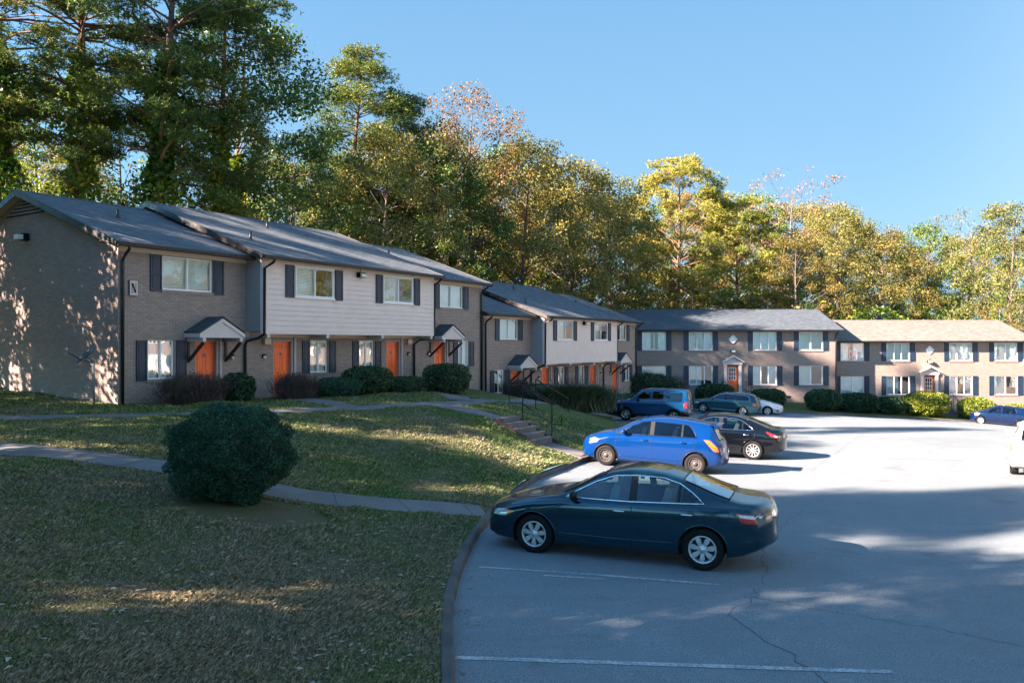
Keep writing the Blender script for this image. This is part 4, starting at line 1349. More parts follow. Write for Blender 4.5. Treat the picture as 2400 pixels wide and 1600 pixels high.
    # seams, handles, mirrors
    for ln in sp.get('seams', []):
        for sg in (-1, 1): side_line(B, ln, .006, -.001, False, (sg,), n=5).build('door_seam', M['black'], root)
    for (hx, hz) in sp.get('handles', []):
        for sg in (-1, 1):
            m = MB(); p = B.side(hx, hz, 0); q = B.side(hx+.2, hz, 0)
            m.tube([(p[0], -sg*(p[1]-.002), hz), (p[0]+.03, -sg*(p[1]-.04), hz+.003), (q[0]-.03, -sg*(q[1]-.04), hz+.003), (q[0], -sg*(q[1]-.002), hz)], [.010, .015, .015, .010], 8)
            m.build('door_handle', sp.get('handlemat', paint), root)
    mx, mz = sp['mirror']
    for sg in (-1, 1):
        p = B.side(mx, mz, 0)
        m = MB(); yy = abs(p[1])
        v = []; f = []
        n, kq = 12, 8
        for i in range(n+1):
            th = math.pi*i/n
            for j in range(kq):
                ph = 2*math.pi*j/kq+.39
                v.append((mx+.01+.065*math.sin(th)*math.cos(ph)-.01*math.cos(th), sg*(yy+.13-.115*math.cos(th)), mz+.065+.085*math.sin(th)**.7*math.sin(ph)))
        for i in range(n):
            for j in range(kq): f.append((i*kq+j, i*kq+(j+1) % kq, (i+1)*kq+(j+1) % kq, (i+1)*kq+j))
        m.add(v, f, 0, True); m.bar((mx+.01, sg*(yy-.03), mz+.0), (mx+.01, sg*(yy+.10), mz+.03), .05, .03)
        m.build('wing_mirror', sp.get('mirrormat', paint), root)
    # lamps and other patches
    for (nm, mt, poly, off) in sp.get('patches', []):
        for sg in (-1, 1): side_patch(B, poly, off, 12, 5, (sg,)).build(nm, M[mt] if isinstance(mt, str) else mt, root)
    for (nm, mt, pts, r, off) in sp.get('lines', []): [side_line(B, pts, r, off, False, (sg,)).build(nm, M[mt] if mt != 'paint' else paint, root) for sg in (-1, 1)]
    # end pieces: (name, material, front?, half width, z0, z1, offset)
    for (nm, mt, end, hw, z0, z1, off) in sp.get('ends', []):
        m = MB(); n = 14; v = []
        def surf(yy, z):
            best = None
            rng_ = B.u if end == 'f' else B.u[::-1]
            for u in rng_:
                r = B.ring(u)
                kk2 = [j for j in range(K-1) if (r[j, 1]-z)*(r[j+1, 1]-z) <= 0 and r[j, 0] > .01]
                if z <= r[:, 1].max() and z >= r[0, 1]:
                    return B.bend(u, yy)
            return B.bend(rng_[0], yy)
        s_ = -1 if end == 'f' else 1
        for k in range(n+1):
            yy = -hw+2*hw*k/n
            for z in np.linspace(z0, z1, 5): v.append((surf(yy, z)+s_*off, yy, z))
        fs = [(k*5+j, (k+1)*5+j, (k+1)*5+j+1, k*5+j+1) for k in range(n) for j in range(4)]
        m.add(v, fs if end == 'r' else [f[::-1] for f in fs], 0, True)
        m.build(nm, M[mt] if isinstance(mt, str) else mt, root)
    # wheels
    iw = int(np.argmin(abs(B.u-xf))); ty = B.w[iw]-.105
    for (xx) in (xf, xr):
        for sg in (-1, 1): wheel(root, xx, sg*ty, R_, sp['wheel'], sg, turn=sp.get('steer', 0.) if xx == xf else 0.)
    # place: local +x is backwards
    h = Vector((heading[0], heading[1])).normalized()
    ang = math.atan2(-h.y, -h.x)
    # centre line front-axle point -> origin
    sc = sp.get('scale', 1.0)
    root.scale = (sc, sc, sc)
    back = Vector((-h.x, -h.y, 0))
    zf_, zr_ = loc[2], loc[3]
    wb_ = (xr-xf)*sc
    pit = math.atan2(zf_-zr_, wb_)       # nose up positive
    root.rotation_euler = (0, pit, ang)
    p = Vector((loc[0], loc[1], zf_)) - (back*xf*sc)*math.cos(pit)
    p.z = zf_ + xf*sc*math.sin(pit)
    root.location = p
    return root

def sym(p): return p
PB = lambda name, c, fl=.35, r=.32, d=.06: m_paint(name, c, fl, r, d)

sedan = dict(name='sedan', L=4.81, axles=(1.01, 3.755), tyre=.328, arch=.375, wheel='cover', fb=.30, rb=.36,
    top=[(0, .56), (.03, .66), (.12, .73), (.3, .79), (.7, .88), (1.15, .955), (1.38, .99), (1.5, 1.04), (1.95, 1.28), (2.2, 1.395), (2.5, 1.45), (2.8, 1.455), (3.1, 1.42), (3.4, 1.35), (3.6, 1.28), (3.9, 1.165), (4.2, 1.07), (4.35, 1.05), (4.6, 1.035), (4.72, 1.0), (4.78, .9), (4.81, .78)],
    belt=[(0, .50), (.04, .60), (.15, .67), (.5, .765), (1.0, .86), (1.5, .915), (2.5, .945), (3.5, .965), (4.2, .97), (4.6, .965), (4.73, .92), (4.81, .70)],
    wb=[(0, .72), (.08, .80), (.3, .85), (.9, .885), (1.6, .895), (2.8, .90), (3.7, .895), (4.3, .87), (4.65, .83), (4.81, .76)],
    wr=[(0, .60), (.6, .70), (1.3, .74), (1.5, .73), (2.0, .64), (2.4, .60), (3.1, .59), (3.6, .60), (4.1, .66), (4.4, .70), (4.81, .62)],
    bot=[(0, .27), (.15, .21), (.5, .19), (2.4, .18), (4.1, .20), (4.45, .25), (4.7, .34), (4.81, .42)],
    windscreen=(1.50, 2.16), rearscreen=(3.42, 4.14),
    glass=[[(1.62, .975), (2.60, .985), (2.60, 1.335), (2.35, 1.315), (2.05, 1.215), (1.75, 1.07)],
           [(2.72, .985), (3.36, 1.0), (3.36, 1.255), (3.1, 1.325), (2.72, 1.34)],
           [(3.40, 1.0), (3.72, 1.018), (3.58, 1.11), (3.40, 1.235)]],
    dlo=[(1.53, .965), (2.6, .972), (3.76, 1.008), (3.6, 1.13), (3.38, 1.27), (3.12, 1.345), (2.7, 1.36), (2.33, 1.335), (2.03, 1.23), (1.72, 1.07)],
    pillars=[('b', [(2.60, .98), (2.72, .98), (2.72, 1.345), (2.60, 1.345)]), ('b', [(3.36, .995), (3.40, .995), (3.40, 1.25), (3.36, 1.26)]), ('b', [(1.53, .97), (1.62, .972), (1.75, 1.07), (1.62, 1.0)])],
    seats=[2.15, 3.0], seams=[[(1.46, .92), (1.43, .75), (1.45, .32), (1.60, .27), (2.60, .265), (3.30, .27), (3.45, .45), (3.62, .62), (3.78, .74), (3.80, .98)], [(2.66, .97), (2.65, .27)],
        [(4.02, .78), (4.22, .78), (4.22, .94), (4.02, .94), (4.02, .78)], [(4.35, .72), (4.60, .68), (4.72, .66)]],
    handles=[(2.36, .83), (3.42, .85)], handlemat=M['chrome'], mirror=(1.70, .955), mirrormat=M['trimblk'],
    patches=[('headlight', 'lampclear', [(.07, .59), (.36, .60), (.50, .655), (.56, .685), (.30, .705), (.12, .675)], .004), ('turn_signal', 'lamporange', [(.38, .61), (.50, .652), (.57, .688), (.40, .695)], .006),
             ('tail_light', 'lampred', [(4.36, .92), (4.77, .90), (4.78, .76), (4.52, .77)], .005), ('reversing_light', 'lampwhite', [(4.42, .905), (4.77, .88), (4.77, .835), (4.47, .86)], .008)],
    lines=[('side_moulding', 'paint', [(1.42, .40), (2.4, .385), (3.3, .40)], .008, .0)],
    ends=[('grille', 'trimblk', 'f', .38, .56, .66, .004), ('air_intake', 'trimblk', 'f', .55, .28, .40, .004), ('number_plate', 'platewhite', 'r', .16, .80, .92, .006)],
    paint=PB('teal_grey_metallic', (.003, .032, .052), .4, .25, .0), glassmat=m_glass('car_glass_clear', (.60, .74, .74), .04, fk=.55), scale=.97)

def place(sp, fr, rr_, label, cat, side_=-1):
    """fr, rr_: ground contacts (x,y,z) of the near-side front and rear wheels (left side unless side_=1)"""
    f = Vector(fr[:2]); r = Vector(rr_[:2])
    h = (f-r).normalized()
    lft = Vector((-h.y, h.x))            # left of heading
    iw = .80*sp.get('scale', 1.)
    off = -lft*iw if side_ == -1 else lft*iw
    # keep the midpoint of the axles, use the true wheelbase
    mid = (f+r)/2; wb_ = (sp['axles'][1]-sp['axles'][0])*sp.get('scale', 1.)
    fc = mid+h*wb_/2+off
    return make_car(sp, (fc.x, fc.y, fr[2], rr_[2]), h, label, cat)

place(sedan, (.358, 12.88, -.03), (2.87, 11.88, -.03), 'dark teal four door sedan with silver seven spoke wheel covers, nearest the camera', 'car')

def variant(base, **kw):
    d = dict(base); d.update(kw); return d

hatch = dict(name='hatchback', L=4.30, axles=(.86, 3.46), tyre=.308, arch=.352, wheel='steel', fb=.34, rb=.20,
    top=[(0, .58), (.04, .70), (.18, .80), (.5, .92), (.9, 1.01), (1.02, 1.05), (1.6, 1.37), (1.85, 1.455), (2.2, 1.515), (2.6, 1.53), (3.1, 1.51), (3.6, 1.455), (3.86, 1.41), (3.93, 1.37), (4.0, 1.22), (4.12, 1.02), (4.20, .96), (4.25, .86), (4.30, .66)],
    belt=[(0, .52), (.08, .66), (.4, .78), (.9, .90), (1.5, .955), (2.5, .985), (3.4, 1.02), (3.9, 1.05), (4.08, 1.0), (4.2, .90), (4.30, .62)],
    wb=[(0, .66), (.1, .76), (.4, .82), (.9, .845), (2.4, .85), (3.4, .85), (3.9, .83), (4.2, .79), (4.30, .72)],
    wr=[(0, .55), (.5, .64), (1.0, .70), (1.6, .62), (2.2, .585), (3.2, .585), (3.9, .575), (4.1, .62), (4.30, .62)],
    bot=[(0, .25), (.2, .20), (2.2, .19), (3.9, .22), (4.30, .32)],
    windscreen=(1.06, 1.80), rearscreen=(3.95, 4.13),
    glass=[[(1.30, 1.01), (2.12, 1.025), (2.12, 1.395), (1.85, 1.34), (1.6, 1.23)], [(2.24, 1.03), (3.02, 1.05), (3.02, 1.375), (2.24, 1.40)], [(3.07, 1.052), (3.42, 1.07), (3.34, 1.22), (3.24, 1.335), (3.07, 1.37)]],
    dlo=[(1.12, .99), (2.2, 1.01), (3.47, 1.05), (3.37, 1.24), (3.26, 1.355), (3.05, 1.395), (2.2, 1.42), (1.84, 1.36), (1.56, 1.25)], dlomat=M['trimblk'], dlor=.009,
    pillars=[('b', [(2.12, 1.02), (2.24, 1.02), (2.24, 1.405), (2.12, 1.40)]), ('b', [(3.02, 1.045), (3.07, 1.045), (3.07, 1.38), (3.02, 1.385)]), ('b', [(1.12, .995), (1.30, 1.0), (1.46, 1.15), (1.30, 1.10)])],
    seats=[1.75, 2.65], seams=[[(1.16, .97), (1.14, .7), (1.18, .32), (1.35, .27), (2.18, .265), (2.95, .27), (3.05, .45), (3.18, .64), (3.42, .76), (3.46, 1.04)], [(2.18, 1.0), (2.16, .265)]],
    handles=[(1.88, .86), (2.98, .89)], mirror=(1.36, 1.0),
    patches=[('headlight', 'lampclear', [(.10, .62), (.40, .68), (.52, .77), (.36, .80), (.18, .74)], .005),
             ('tail_light', 'lamporange', [(3.70, 1.02), (3.93, 1.01), (4.22, .80), (4.24, .70), (4.08, .72), (3.88, .88)], .006)],
    lines=[('side_crease', 'paint', [(1.25, .36), (2.1, .345), (3.0, .355)], .010, .0)],
    ends=[('rear_bumper_insert', 'trimblk', 'r', .45, .36, .46, .006), ('number_plate', 'platewhite', 'r', .16, .62, .74, .006), ('grille', 'trimblk', 'f', .3, .50, .60, .004), ('air_intake', 'trimblk', 'f', .5, .28, .38, .004)],
    paint=PB('bright_blue_metallic', (.0005, .024, .115), .1, .26, .0), glassmat=M['cgd'], lipmat=M['trimblk'], lip=.010)
hc = place(hatch, (2.79, 23.6, -.27), (5.19, 22.72, -.40), 'bright blue five door hatchback with bare steel wheels and a dented rear wing', 'car')
# roof spoiler
m = MB(); m.prism([(3.78, 1.425), (3.95, 1.42), (4.10, 1.425), (4.10, 1.40), (3.92, 1.375)], -.50, .50, 'y'); m.build('spoiler', hatch['paint'], hc)

sedan2 = variant(sedan, wheel='alloy10', scale=1.0, paint=PB('black_metallic', (.002, .003, .005), .0, .22, .0), tyre=.338, arch=.38,
    top=[(0, .56), (.03, .66), (.12, .73), (.3, .80), (.7, .89), (1.15, .955), (1.32, .98), (1.46, 1.04), (1.95, 1.30), (2.2, 1.40), (2.5, 1.455), (2.85, 1.465), (3.2, 1.43), (3.6, 1.34), (4.0, 1.20), (4.3, 1.10), (4.45, 1.085), (4.62, 1.09), (4.72, 1.06), (4.78, .95), (4.81, .78)],
    patches=[('headlight', 'lampclear', [(.07, .60), (.40, .63), (.58, .71), (.30, .71), (.12, .68)], .004),
             ('tail_light', 'lampred', [(4.18, 1.0), (4.6, .93), (4.77, .90), (4.78, .80), (4.50, .84)], .005), ('reversing_light', 'lampwhite', [(4.60, .90), (4.77, .87), (4.77, .82), (4.65, .85)], .008)],
    mirrormat=None, glassmat=M['cg'], rearscreen=(3.50, 4.28), seams=sedan['seams'][:2])
sedan2['mirrormat'] = sedan2['paint']
hd = Vector((-.935, .355)); rr0 = Vector((8.14, 26.9)); fr0 = rr0+hd*2.78
place(sedan2, (fr0.x, fr0.y, -.48), (rr0.x, rr0.y, -.60), 'glossy black sedan with ten spoke alloy wheels parked beyond the bright blue hatchback', 'car')

suv = dict(name='boxy_suv', L=4.30, axles=(.86, 3.44), tyre=.345, arch=.42, wheel='alloy5', fb=.22, rb=.10, scale=1.0,
    top=[(0, .68), (.03, .88), (.1, .98), (.3, 1.05), (.95, 1.12), (1.08, 1.17), (1.5, 1.60), (1.7, 1.72), (2.0, 1.765), (2.6, 1.785), (3.6, 1.78), (4.0, 1.76), (4.12, 1.73), (4.20, 1.45), (4.25, 1.12), (4.28, 1.0), (4.30, .8)],
    belt=[(0, .62), (.04, .82), (.12, .92), (.5, 1.0), (1.0, 1.06), (2, 1.08), (4.1, 1.10), (4.22, 1.05), (4.30, .75)],
    wb=[(0, .78), (.08, .84), (.4, .87), (.9, .885), (3.4, .89), (4.0, .88), (4.2, .86), (4.30, .82)],
    wr=[(0, .70), (.9, .78), (1.1, .78), (1.6, .71), (2.1, .69), (3.6, .69), (4.1, .69), (4.30, .76)],
    bot=[(0, .32), (.2, .27), (2.2, .26), (4.0, .28), (4.30, .36)],
    windscreen=(1.12, 1.60), rearscreen=(4.135, 4.235),
    glass=[[(1.42, 1.11), (2.14, 1.11), (2.14, 1.60), (1.78, 1.58), (1.58, 1.42)], [(2.30, 1.12), (2.86, 1.12), (2.86, 1.60), (2.30, 1.61)], [(3.02, 1.14), (3.90, 1.15), (3.90, 1.59), (3.02, 1.60)]],
    seats=[1.9, 2.7], seams=[[(1.2, 1.05), (1.2, .42), (2.22, .40), (2.22, 1.08)], [(2.22, .4), (2.80, .42), (2.95, .7), (2.95, 1.62), (2.24, 1.64), (2.22, 1.1)]],
    handles=[(2.10, .93)], handlemat=M['trimblk'], mirror=(1.48, 1.10), mirrormat=M['trimblk'],
    patches=[('fender_flare', 'trimblk', [(.04, .34), (.40, .34), (.42, .56), (.30, .66), (.06, .66)], .006), ('turn_signal', 'lamporange', [(.10, .90), (.22, .91), (.22, .97), (.11, .96)], .008), ('lower_cladding', 'trimblk', [(1.30, .29), (3.0, .29), (3.0, .40), (1.30, .40)], .006),
             ('tail_light', 'lampred', [(4.02, .84), (4.26, .84), (4.26, 1.12), (4.06, 1.12)], .006), ('rear_cladding', 'trimblk', [(3.88, .38), (4.27, .38), (4.27, .66), (3.90, .66)], .006)],
    ends=[('number_plate', 'platewhite', 'r', .16, .78, .92, .008), ('rear_bumper', 'trimblk', 'r', .8, .38, .58, .02), ('grille', 'trimblk', 'f', .6, .60, .80, .004)],
    paint=PB('navy_blue_metallic', (.001, .036, .10), .1, .34, .0), glassmat=M['cgd'], lipmat=M['trimblk'], lip=.030, wheelm=None)
place(suv, (6.18, 43.3, -.84), (8.60, 42.4, -.90), 'boxy navy blue sport utility car with squared side windows and black cladding', 'car')

wagon = variant(sedan, name='estate_car', scale=1.0, L=4.56, axles=(.88, 3.47), tyre=.325, arch=.37, wheel='alloy5', rb=.16,
    top=[(0, .56), (.03, .66), (.12, .73), (.3, .80), (.7, .89), (1.1, .955), (1.2, .99), (1.7, 1.29), (1.95, 1.40), (2.3, 1.465), (2.8, 1.49), (3.4, 1.48), (3.9, 1.44), (4.14, 1.40), (4.3, 1.15), (4.42, 1.0), (4.5, .92), (4.56, .7)],
    belt=[(0, .50), (.04, .60), (.15, .67), (.5, .77), (1.0, .87), (1.5, .92), (2.5, .95), (3.5, .975), (4.1, 1.0), (4.38, .96), (4.56, .66)],
    wb=[(0, .70), (.08, .78), (.3, .83), (.9, .87), (3.5, .88), (4.1, .86), (4.4, .82), (4.56, .76)],
    wr=[(0, .60), (.6, .68), (1.2, .73), (1.8, .63), (2.3, .60), (3.4, .60), (4.1, .59), (4.35, .66), (4.56, .66)],
    bot=[(0, .27), (.15, .21), (2.4, .18), (4.1, .22), (4.56, .32)], windscreen=(1.24, 1.88), rearscreen=(4.17, 4.38),
    glass=[[(1.42, .975), (2.28, .985), (2.28, 1.36), (2.0, 1.325), (1.75, 1.22)], [(2.38, .985), (3.16, 1.0), (3.16, 1.36), (2.38, 1.365)], [(3.22, 1.0), (3.92, 1.03), (3.78, 1.25), (3.62, 1.335), (3.22, 1.36)]],
    dlo=[(1.30, .965), (2.4, .972), (3.98, 1.018), (3.82, 1.27), (3.64, 1.36), (2.4, 1.385), (1.98, 1.345), (1.72, 1.235)],
    pillars=[('b', [(2.28, .98), (2.38, .98), (2.38, 1.37), (2.28, 1.37)]), ('b', [(3.16, .995), (3.22, .995), (3.22, 1.365), (3.16, 1.365)]), ('b', [(1.30, .97), (1.42, .972), (1.55, 1.08), (1.42, 1.03)])],
    seats=[1.85, 2.75], seams=[[(1.26, .92), (1.24, .35), (2.33, .28), (3.1, .28), (3.25, .55), (3.45, .7), (3.5, .97)], [(2.33, .97), (2.33, .28)]],
    handles=[(2.08, .84), (3.12, .86)], handlemat=None, mirror=(1.46, .96),
    patches=[('headlight', 'lampclear', [(.07, .60), (.40, .63), (.52, .70), (.30, .71), (.12, .68)], .004), ('tail_light', 'lampred', [(4.10, .92), (4.50, .90), (4.50, .74), (4.25, .76)], .005)],
    lines=[('side_moulding', 'chrome', [(1.35, .34), (2.3, .33), (3.05, .335)], .012, .0)],
    ends=[('number_plate', 'platewhite', 'r', .16, .74, .86, .006)], paint=PB('slate_teal_metallic', (.010, .065, .085), .4, .33, .08), glassmat=M['cgd'])
wagon['handlemat'] = wagon['paint']; wagon['mirrormat'] = wagon['paint']
place(wagon, (12.92, 54.0, -1.34), (15.32, 52.95, -1.50), 'slate green estate car with a chrome window surround, in front of the orange block door', 'car')

white = variant(sedan, name='white_sedan', scale=1.0, wheel='alloy7', paint=PB('white_pearl', (.62, .63, .62), .05, .3, .05), glassmat=M['cgd'], dlomat=M['trimblk'], handlemat=None,
    patches=[('headlight', 'lampclear', [(.08, .59), (.42, .61), (.66, .72), (.42, .73), (.14, .68)], .005), ('fog_lamp', 'trimblk', [(.06, .34), (.22, .34), (.24, .42), (.07, .44)], .005), ('tail_light', 'lampred', [(4.36, .94), (4.77, .90), (4.78, .78), (4.52, .79)], .005)],
    ends=[('grille', 'trimblk', 'f', .42, .48, .66, .005), ('air_intake', 'trimblk', 'f', .55, .27, .36, .005)], seams=sedan['seams'][:2], lines=[])
white['handlemat'] = white['paint']; white['mirrormat'] = white['paint']
place(white, (17.65, 55.0, -1.66), (15.05, 56.0, -1.55), 'white sedan facing right, mostly hidden behind the slate green estate car', 'car', 1)

small = variant(hatch, name='small_car', L=3.95, axles=(.72, 3.18), tyre=.298, arch=.34, wheel='alloy7', paint=PB('deep_blue', (.001, .008, .034), .0, .35, .0), lipmat=None, dlomat=M['trimblk'],
    top=[(0, .58), (.04, .70), (.18, .82), (.5, .95), (.75, 1.02), (.86, 1.07), (1.4, 1.38), (1.65, 1.47), (2.0, 1.52), (2.6, 1.52), (3.3, 1.48), (3.62, 1.44), (3.72, 1.38), (3.8, 1.1), (3.86, .98), (3.90, .86), (3.95, .66)],
    belt=[(0, .52), (.08, .66), (.4, .80), (.9, .92), (2.5, .98), (3.4, 1.02), (3.75, 1.0), (3.86, .90), (3.95, .62)],
    wb=[(0, .66), (.1, .76), (.4, .82), (.9, .84), (3.2, .845), (3.7, .82), (3.95, .74)], wr=[(0, .55), (.5, .64), (.9, .68), (1.5, .60), (3.6, .58), (3.95, .60)], bot=[(0, .25), (.2, .20), (3.6, .22), (3.95, .30)],
    windscreen=(.90, 1.60), rearscreen=(3.73, 3.84), kr=None,
    glass=[[(1.10, 1.0), (1.92, 1.02), (1.92, 1.39), (1.65, 1.35), (1.4, 1.23)], [(2.04, 1.02), (2.86, 1.05), (2.78, 1.37), (2.04, 1.39)]], dlo=[(1.0, .99), (2.0, 1.0), (2.95, 1.03), (2.82, 1.39), (2.0, 1.41), (1.63, 1.37), (1.36, 1.25)],
    pillars=[('p', [(1.92, 1.01), (2.04, 1.01), (2.04, 1.40), (1.92, 1.40)])], seats=[1.6, 2.4], seams=[[(1.0, .9), (1.0, .35), (1.98, .3), (2.7, .3), (2.9, .6), (3.0, .98)], [(1.98, .98), (1.98, .3)]], handles=[(1.7, .86), (2.6, .88)], mirror=(1.16, 1.0),
    patches=[('headlight', 'lampclear', [(.10, .62), (.40, .70), (.55, .82), (.36, .84), (.16, .76)], .005), ('tail_light', 'lampred', [(3.52, 1.02), (3.74, 1.02), (3.84, .82), (3.62, .82)], .006)],
    lines=[], ends=[('number_plate', 'platewhite', 'r', .16, .62, .74, .006)], scale=1.0)
small.pop('kr'); small['lipmat'] = small['paint']
place(small, (34.6, 58.6, -2.62), (36.5, 57.5, -2.80), 'small deep blue car at the right edge, in front of the sunlit block', 'car')

wsuv = variant(hatch, name='white_car', paint=PB('white_gloss', (.66, .65, .63), .0, .32, .05), wheel='alloy7', lipmat=None, scale=1.02,
    patches=[('tail_light', 'lamporange', [(4.00, .96), (4.20, .94), (4.24, .70), (4.10, .70)], .008), ('headlight', 'lampclear', [(.10, .62), (.40, .68), (.52, .77), (.36, .80), (.18, .74)], .005)],
    ends=[('number_plate', 'platewhite', 'r', .16, .62, .74, .006)], lines=[])
wsuv['lipmat'] = wsuv['paint']
h = Vector((.55, .835))
r0 = Vector((14.62, 23.3)); f0 = r0+h*2.65
place(wsuv, (f0.x, f0.y, Ls(f0.x, f0.y)), (r0.x, r0.y, Ls(r0.x, r0.y)), 'white car cut off by the right edge of the photo, showing an orange tail light', 'car')
# ------------------------------------------------------------------ vegetation
def leaf_quads(cen, size, asp=.55, droop=0., r=None, flat=0.):
    """rhombic leaves at centres cen (n,3); size (n,) -> V,F"""
    r = r or rng
    n = len(cen)
    a = r.normal(size=(n, 3)); a[:, 2] *= (1-flat); a[:, 2] -= droop
    a /= np.linalg.norm(a, axis=1)[:, None]
    b = r.normal(size=(n, 3)); b -= (b*a).sum(1)[:, None]*a; b /= np.linalg.norm(b, axis=1)[:, None]
    s = np.asarray(size)[:, None]
    V = np.stack([cen-a*s, cen+b*s*asp, cen+a*s, cen-b*s*asp], 1).reshape(-1, 3)
    F = np.arange(4*n).reshape(n, 4)
    return V, F

def clump_points(centres, radii, n, squash=.75, shell=.5, r=None):
    r = r or rng
    out = []
    for c, R_ in zip(centres, radii):
        k = max(3, int(n*R_*R_))
        d = r.normal(size=(k, 3)); d /= np.linalg.norm(d, axis=1)[:, None]
        rad = R_*(r.random(k)**shell)*(1+.25*r.normal(size=k)*.5)
        p = d*rad[:, None]; p[:, 2] *= squash
        out.append(np.asarray(c)+p)
    return np.concatenate(out)

def limb(mb, p0, p1, r0, r1, bend=.12, n=5, rr=None, sides=6):
    rr = rr or random
    p0 = Vector(p0); p1 = Vector(p1); d = p1-p0; L = d.length
    off = Vector((rr.uniform(-1, 1), rr.uniform(-1, 1), rr.uniform(-.3, .8)))*bend*L
    pts = []; rs = []
    for i in range(n+1):
        t = i/n
        pts.append(p0+d*t+off*math.sin(math.pi*t)+Vector((rr.uniform(-1, 1), rr.uniform(-1, 1), rr.uniform(-1, 1)))*.012*L*(1 if 0 < i < n else 0))
        rs.append(r0+(r1-r0)*t)
    mb.tube(pts, rs, sides, cap=False)
    return pts

def tree_proto(kind, seed, Hh, Wd, leaf=.16, dens=70, lo=.3, trunk_r=None, twig=True, ivy=0., clumps=60, shape='oval', squash=.75, clump_r=(.10, .20), lean=.0):
    """returns (trunk mesh builder, leaf V, F) for a tree of height Hh and crown width Wd"""
    rr = random.Random(seed); r = np.random.default_rng(seed)
    tr = MB(); trunk_r = trunk_r or Hh*.014
    lx, ly = rr.uniform(-1, 1)*lean*Hh, rr.uniform(-1, 1)*lean*Hh
    top = Vector((lx, ly, Hh*.93))
    spine = []
    n = 12
    for i in range(n+1):
        t = i/n
        spine.append(Vector((lx*t+math.sin(t*5+seed)*.012*Hh, ly*t+math.cos(t*4+seed)*.012*Hh, Hh*.93*t-.3*(i == 0))))
    rs = [trunk_r*(1.25 if i == 0 else 1)*(1-.88*i/n) for i in range(n+1)]
    tr.tube(spine, rs, 8, cap=False)
    cen = []; rad = []
    for k in range(clumps):
        t = lo+(1-lo)*((k+.5)/clumps)**.9
        if shape == 'oval': w = math.sin(math.pi*min(1, max(.0, (t-lo)/(1-lo)*.86+.10)))**.7
        elif shape == 'pine':
            q = (t-lo)/(1-lo); w = (.45+.75*q if q < .5 else 1.02*(1-(q-.5)/.5*.78))*rr.uniform(.45, 1.1)
        elif shape == 'vase': w = .25+.85*((t-lo)/(1-lo))*(1.25-.55*(t-lo)/(1-lo))
        else: w = 1.-((t-lo)/(1-lo))**2*.7
        a = k*2.39996+rr.uniform(-.5, .5)
        rho = Wd/2*w*(rr.uniform(.35, 1.)**.6)
        z = Hh*min(.985, t+rr.uniform(-.03, .03))
        f = min(.999, z/(Hh*.93)); sp = spine[int(f*n)]
        c = Vector((sp.x+math.cos(a)*rho, sp.y+math.sin(a)*rho, z))
        cr = Hh*.5*rr.uniform(*clump_r)
        cen.append(tuple(c)); rad.append(cr)
        # limb from trunk up to the clump
        f0 = max(lo*.8, f-rr.uniform(.0, .05)) if shape == 'pine' else max(.12, f-rr.uniform(.06, .2)); s0 = spine[min(n-1, int(f0*n))].lerp(spine[min(n, int(f0*n)+1)], f0*n-int(f0*n))
        if k % (2 if clumps > 50 else 1) == 0 or shape == 'pine':
            r0 = trunk_r*(1-.85*f0)*.42
            pts = limb(tr, s0, c, r0, r0*.2, .08, 4, rr, 5)
            if twig:
                for j in range(3):
                    e = c+Vector((rr.uniform(-1, 1), rr.uniform(-1, 1), rr.uniform(-.3, 1)))*cr*.95
                    limb(tr, pts[3], e, r0*.28, r0*.08, .06, 2, rr, 4)
    if kind == 'pine':
        pts = clump_points(cen, rad, dens, squash, .45, r)
        # each point is a tuft of long needles
        nn = 8; n_ = len(pts)
        base = np.repeat(pts, nn, 0)
        d = r.normal(size=(n_*nn, 3)); d[:, 2] = d[:, 2]*.8+.35; d /= np.linalg.norm(d, axis=1)[:, None]
        L = leaf*(.8+.5*r.random(n_*nn))[:, None]
        s = np.cross(d, r.normal(size=(n_*nn, 3))); s /= np.linalg.norm(s, axis=1)[:, None]
        wv = leaf*.11
        V = np.stack([base-s*wv, base+s*wv, base+d*L+s*wv*.4, base+d*L-s*wv*.4], 1).reshape(-1, 3)
        F = np.arange(4*n_*nn).reshape(-1, 4)
    else:
        pts = clump_points(cen, rad, dens, squash, .5, r)
        V, F = leaf_quads(pts, leaf*(.6+.8*r.random(len(pts))), .55, .2, r)
    IV = None
    if ivy > 0:
        m = int(ivy)
        zz = r.random(m)**.9*Hh*.62; f = zz/(Hh*.93)*n; i0 = np.minimum(f.astype(int), n-1)
        sp = np.array([tuple(p) for p in spine]); c = sp[i0]+(sp[i0+1]-sp[i0])*(f-i0)[:, None]
        an = r.random(m)*6.283; ra = trunk_r*(1.2-.5*zz/Hh)+Hh*.028*(r.random(m)**1.6)*(1+.8*np.sin(zz*1.3+seed)) 
        c = c+np.stack([np.cos(an)*ra, np.sin(an)*ra, np.zeros(m)], -1); c[:, 2] = zz
        IV = leaf_quads(c, np.full(m, .13)*(.7+.6*r.random(m)), .7, .1, r)
    return tr, (V, F), IV

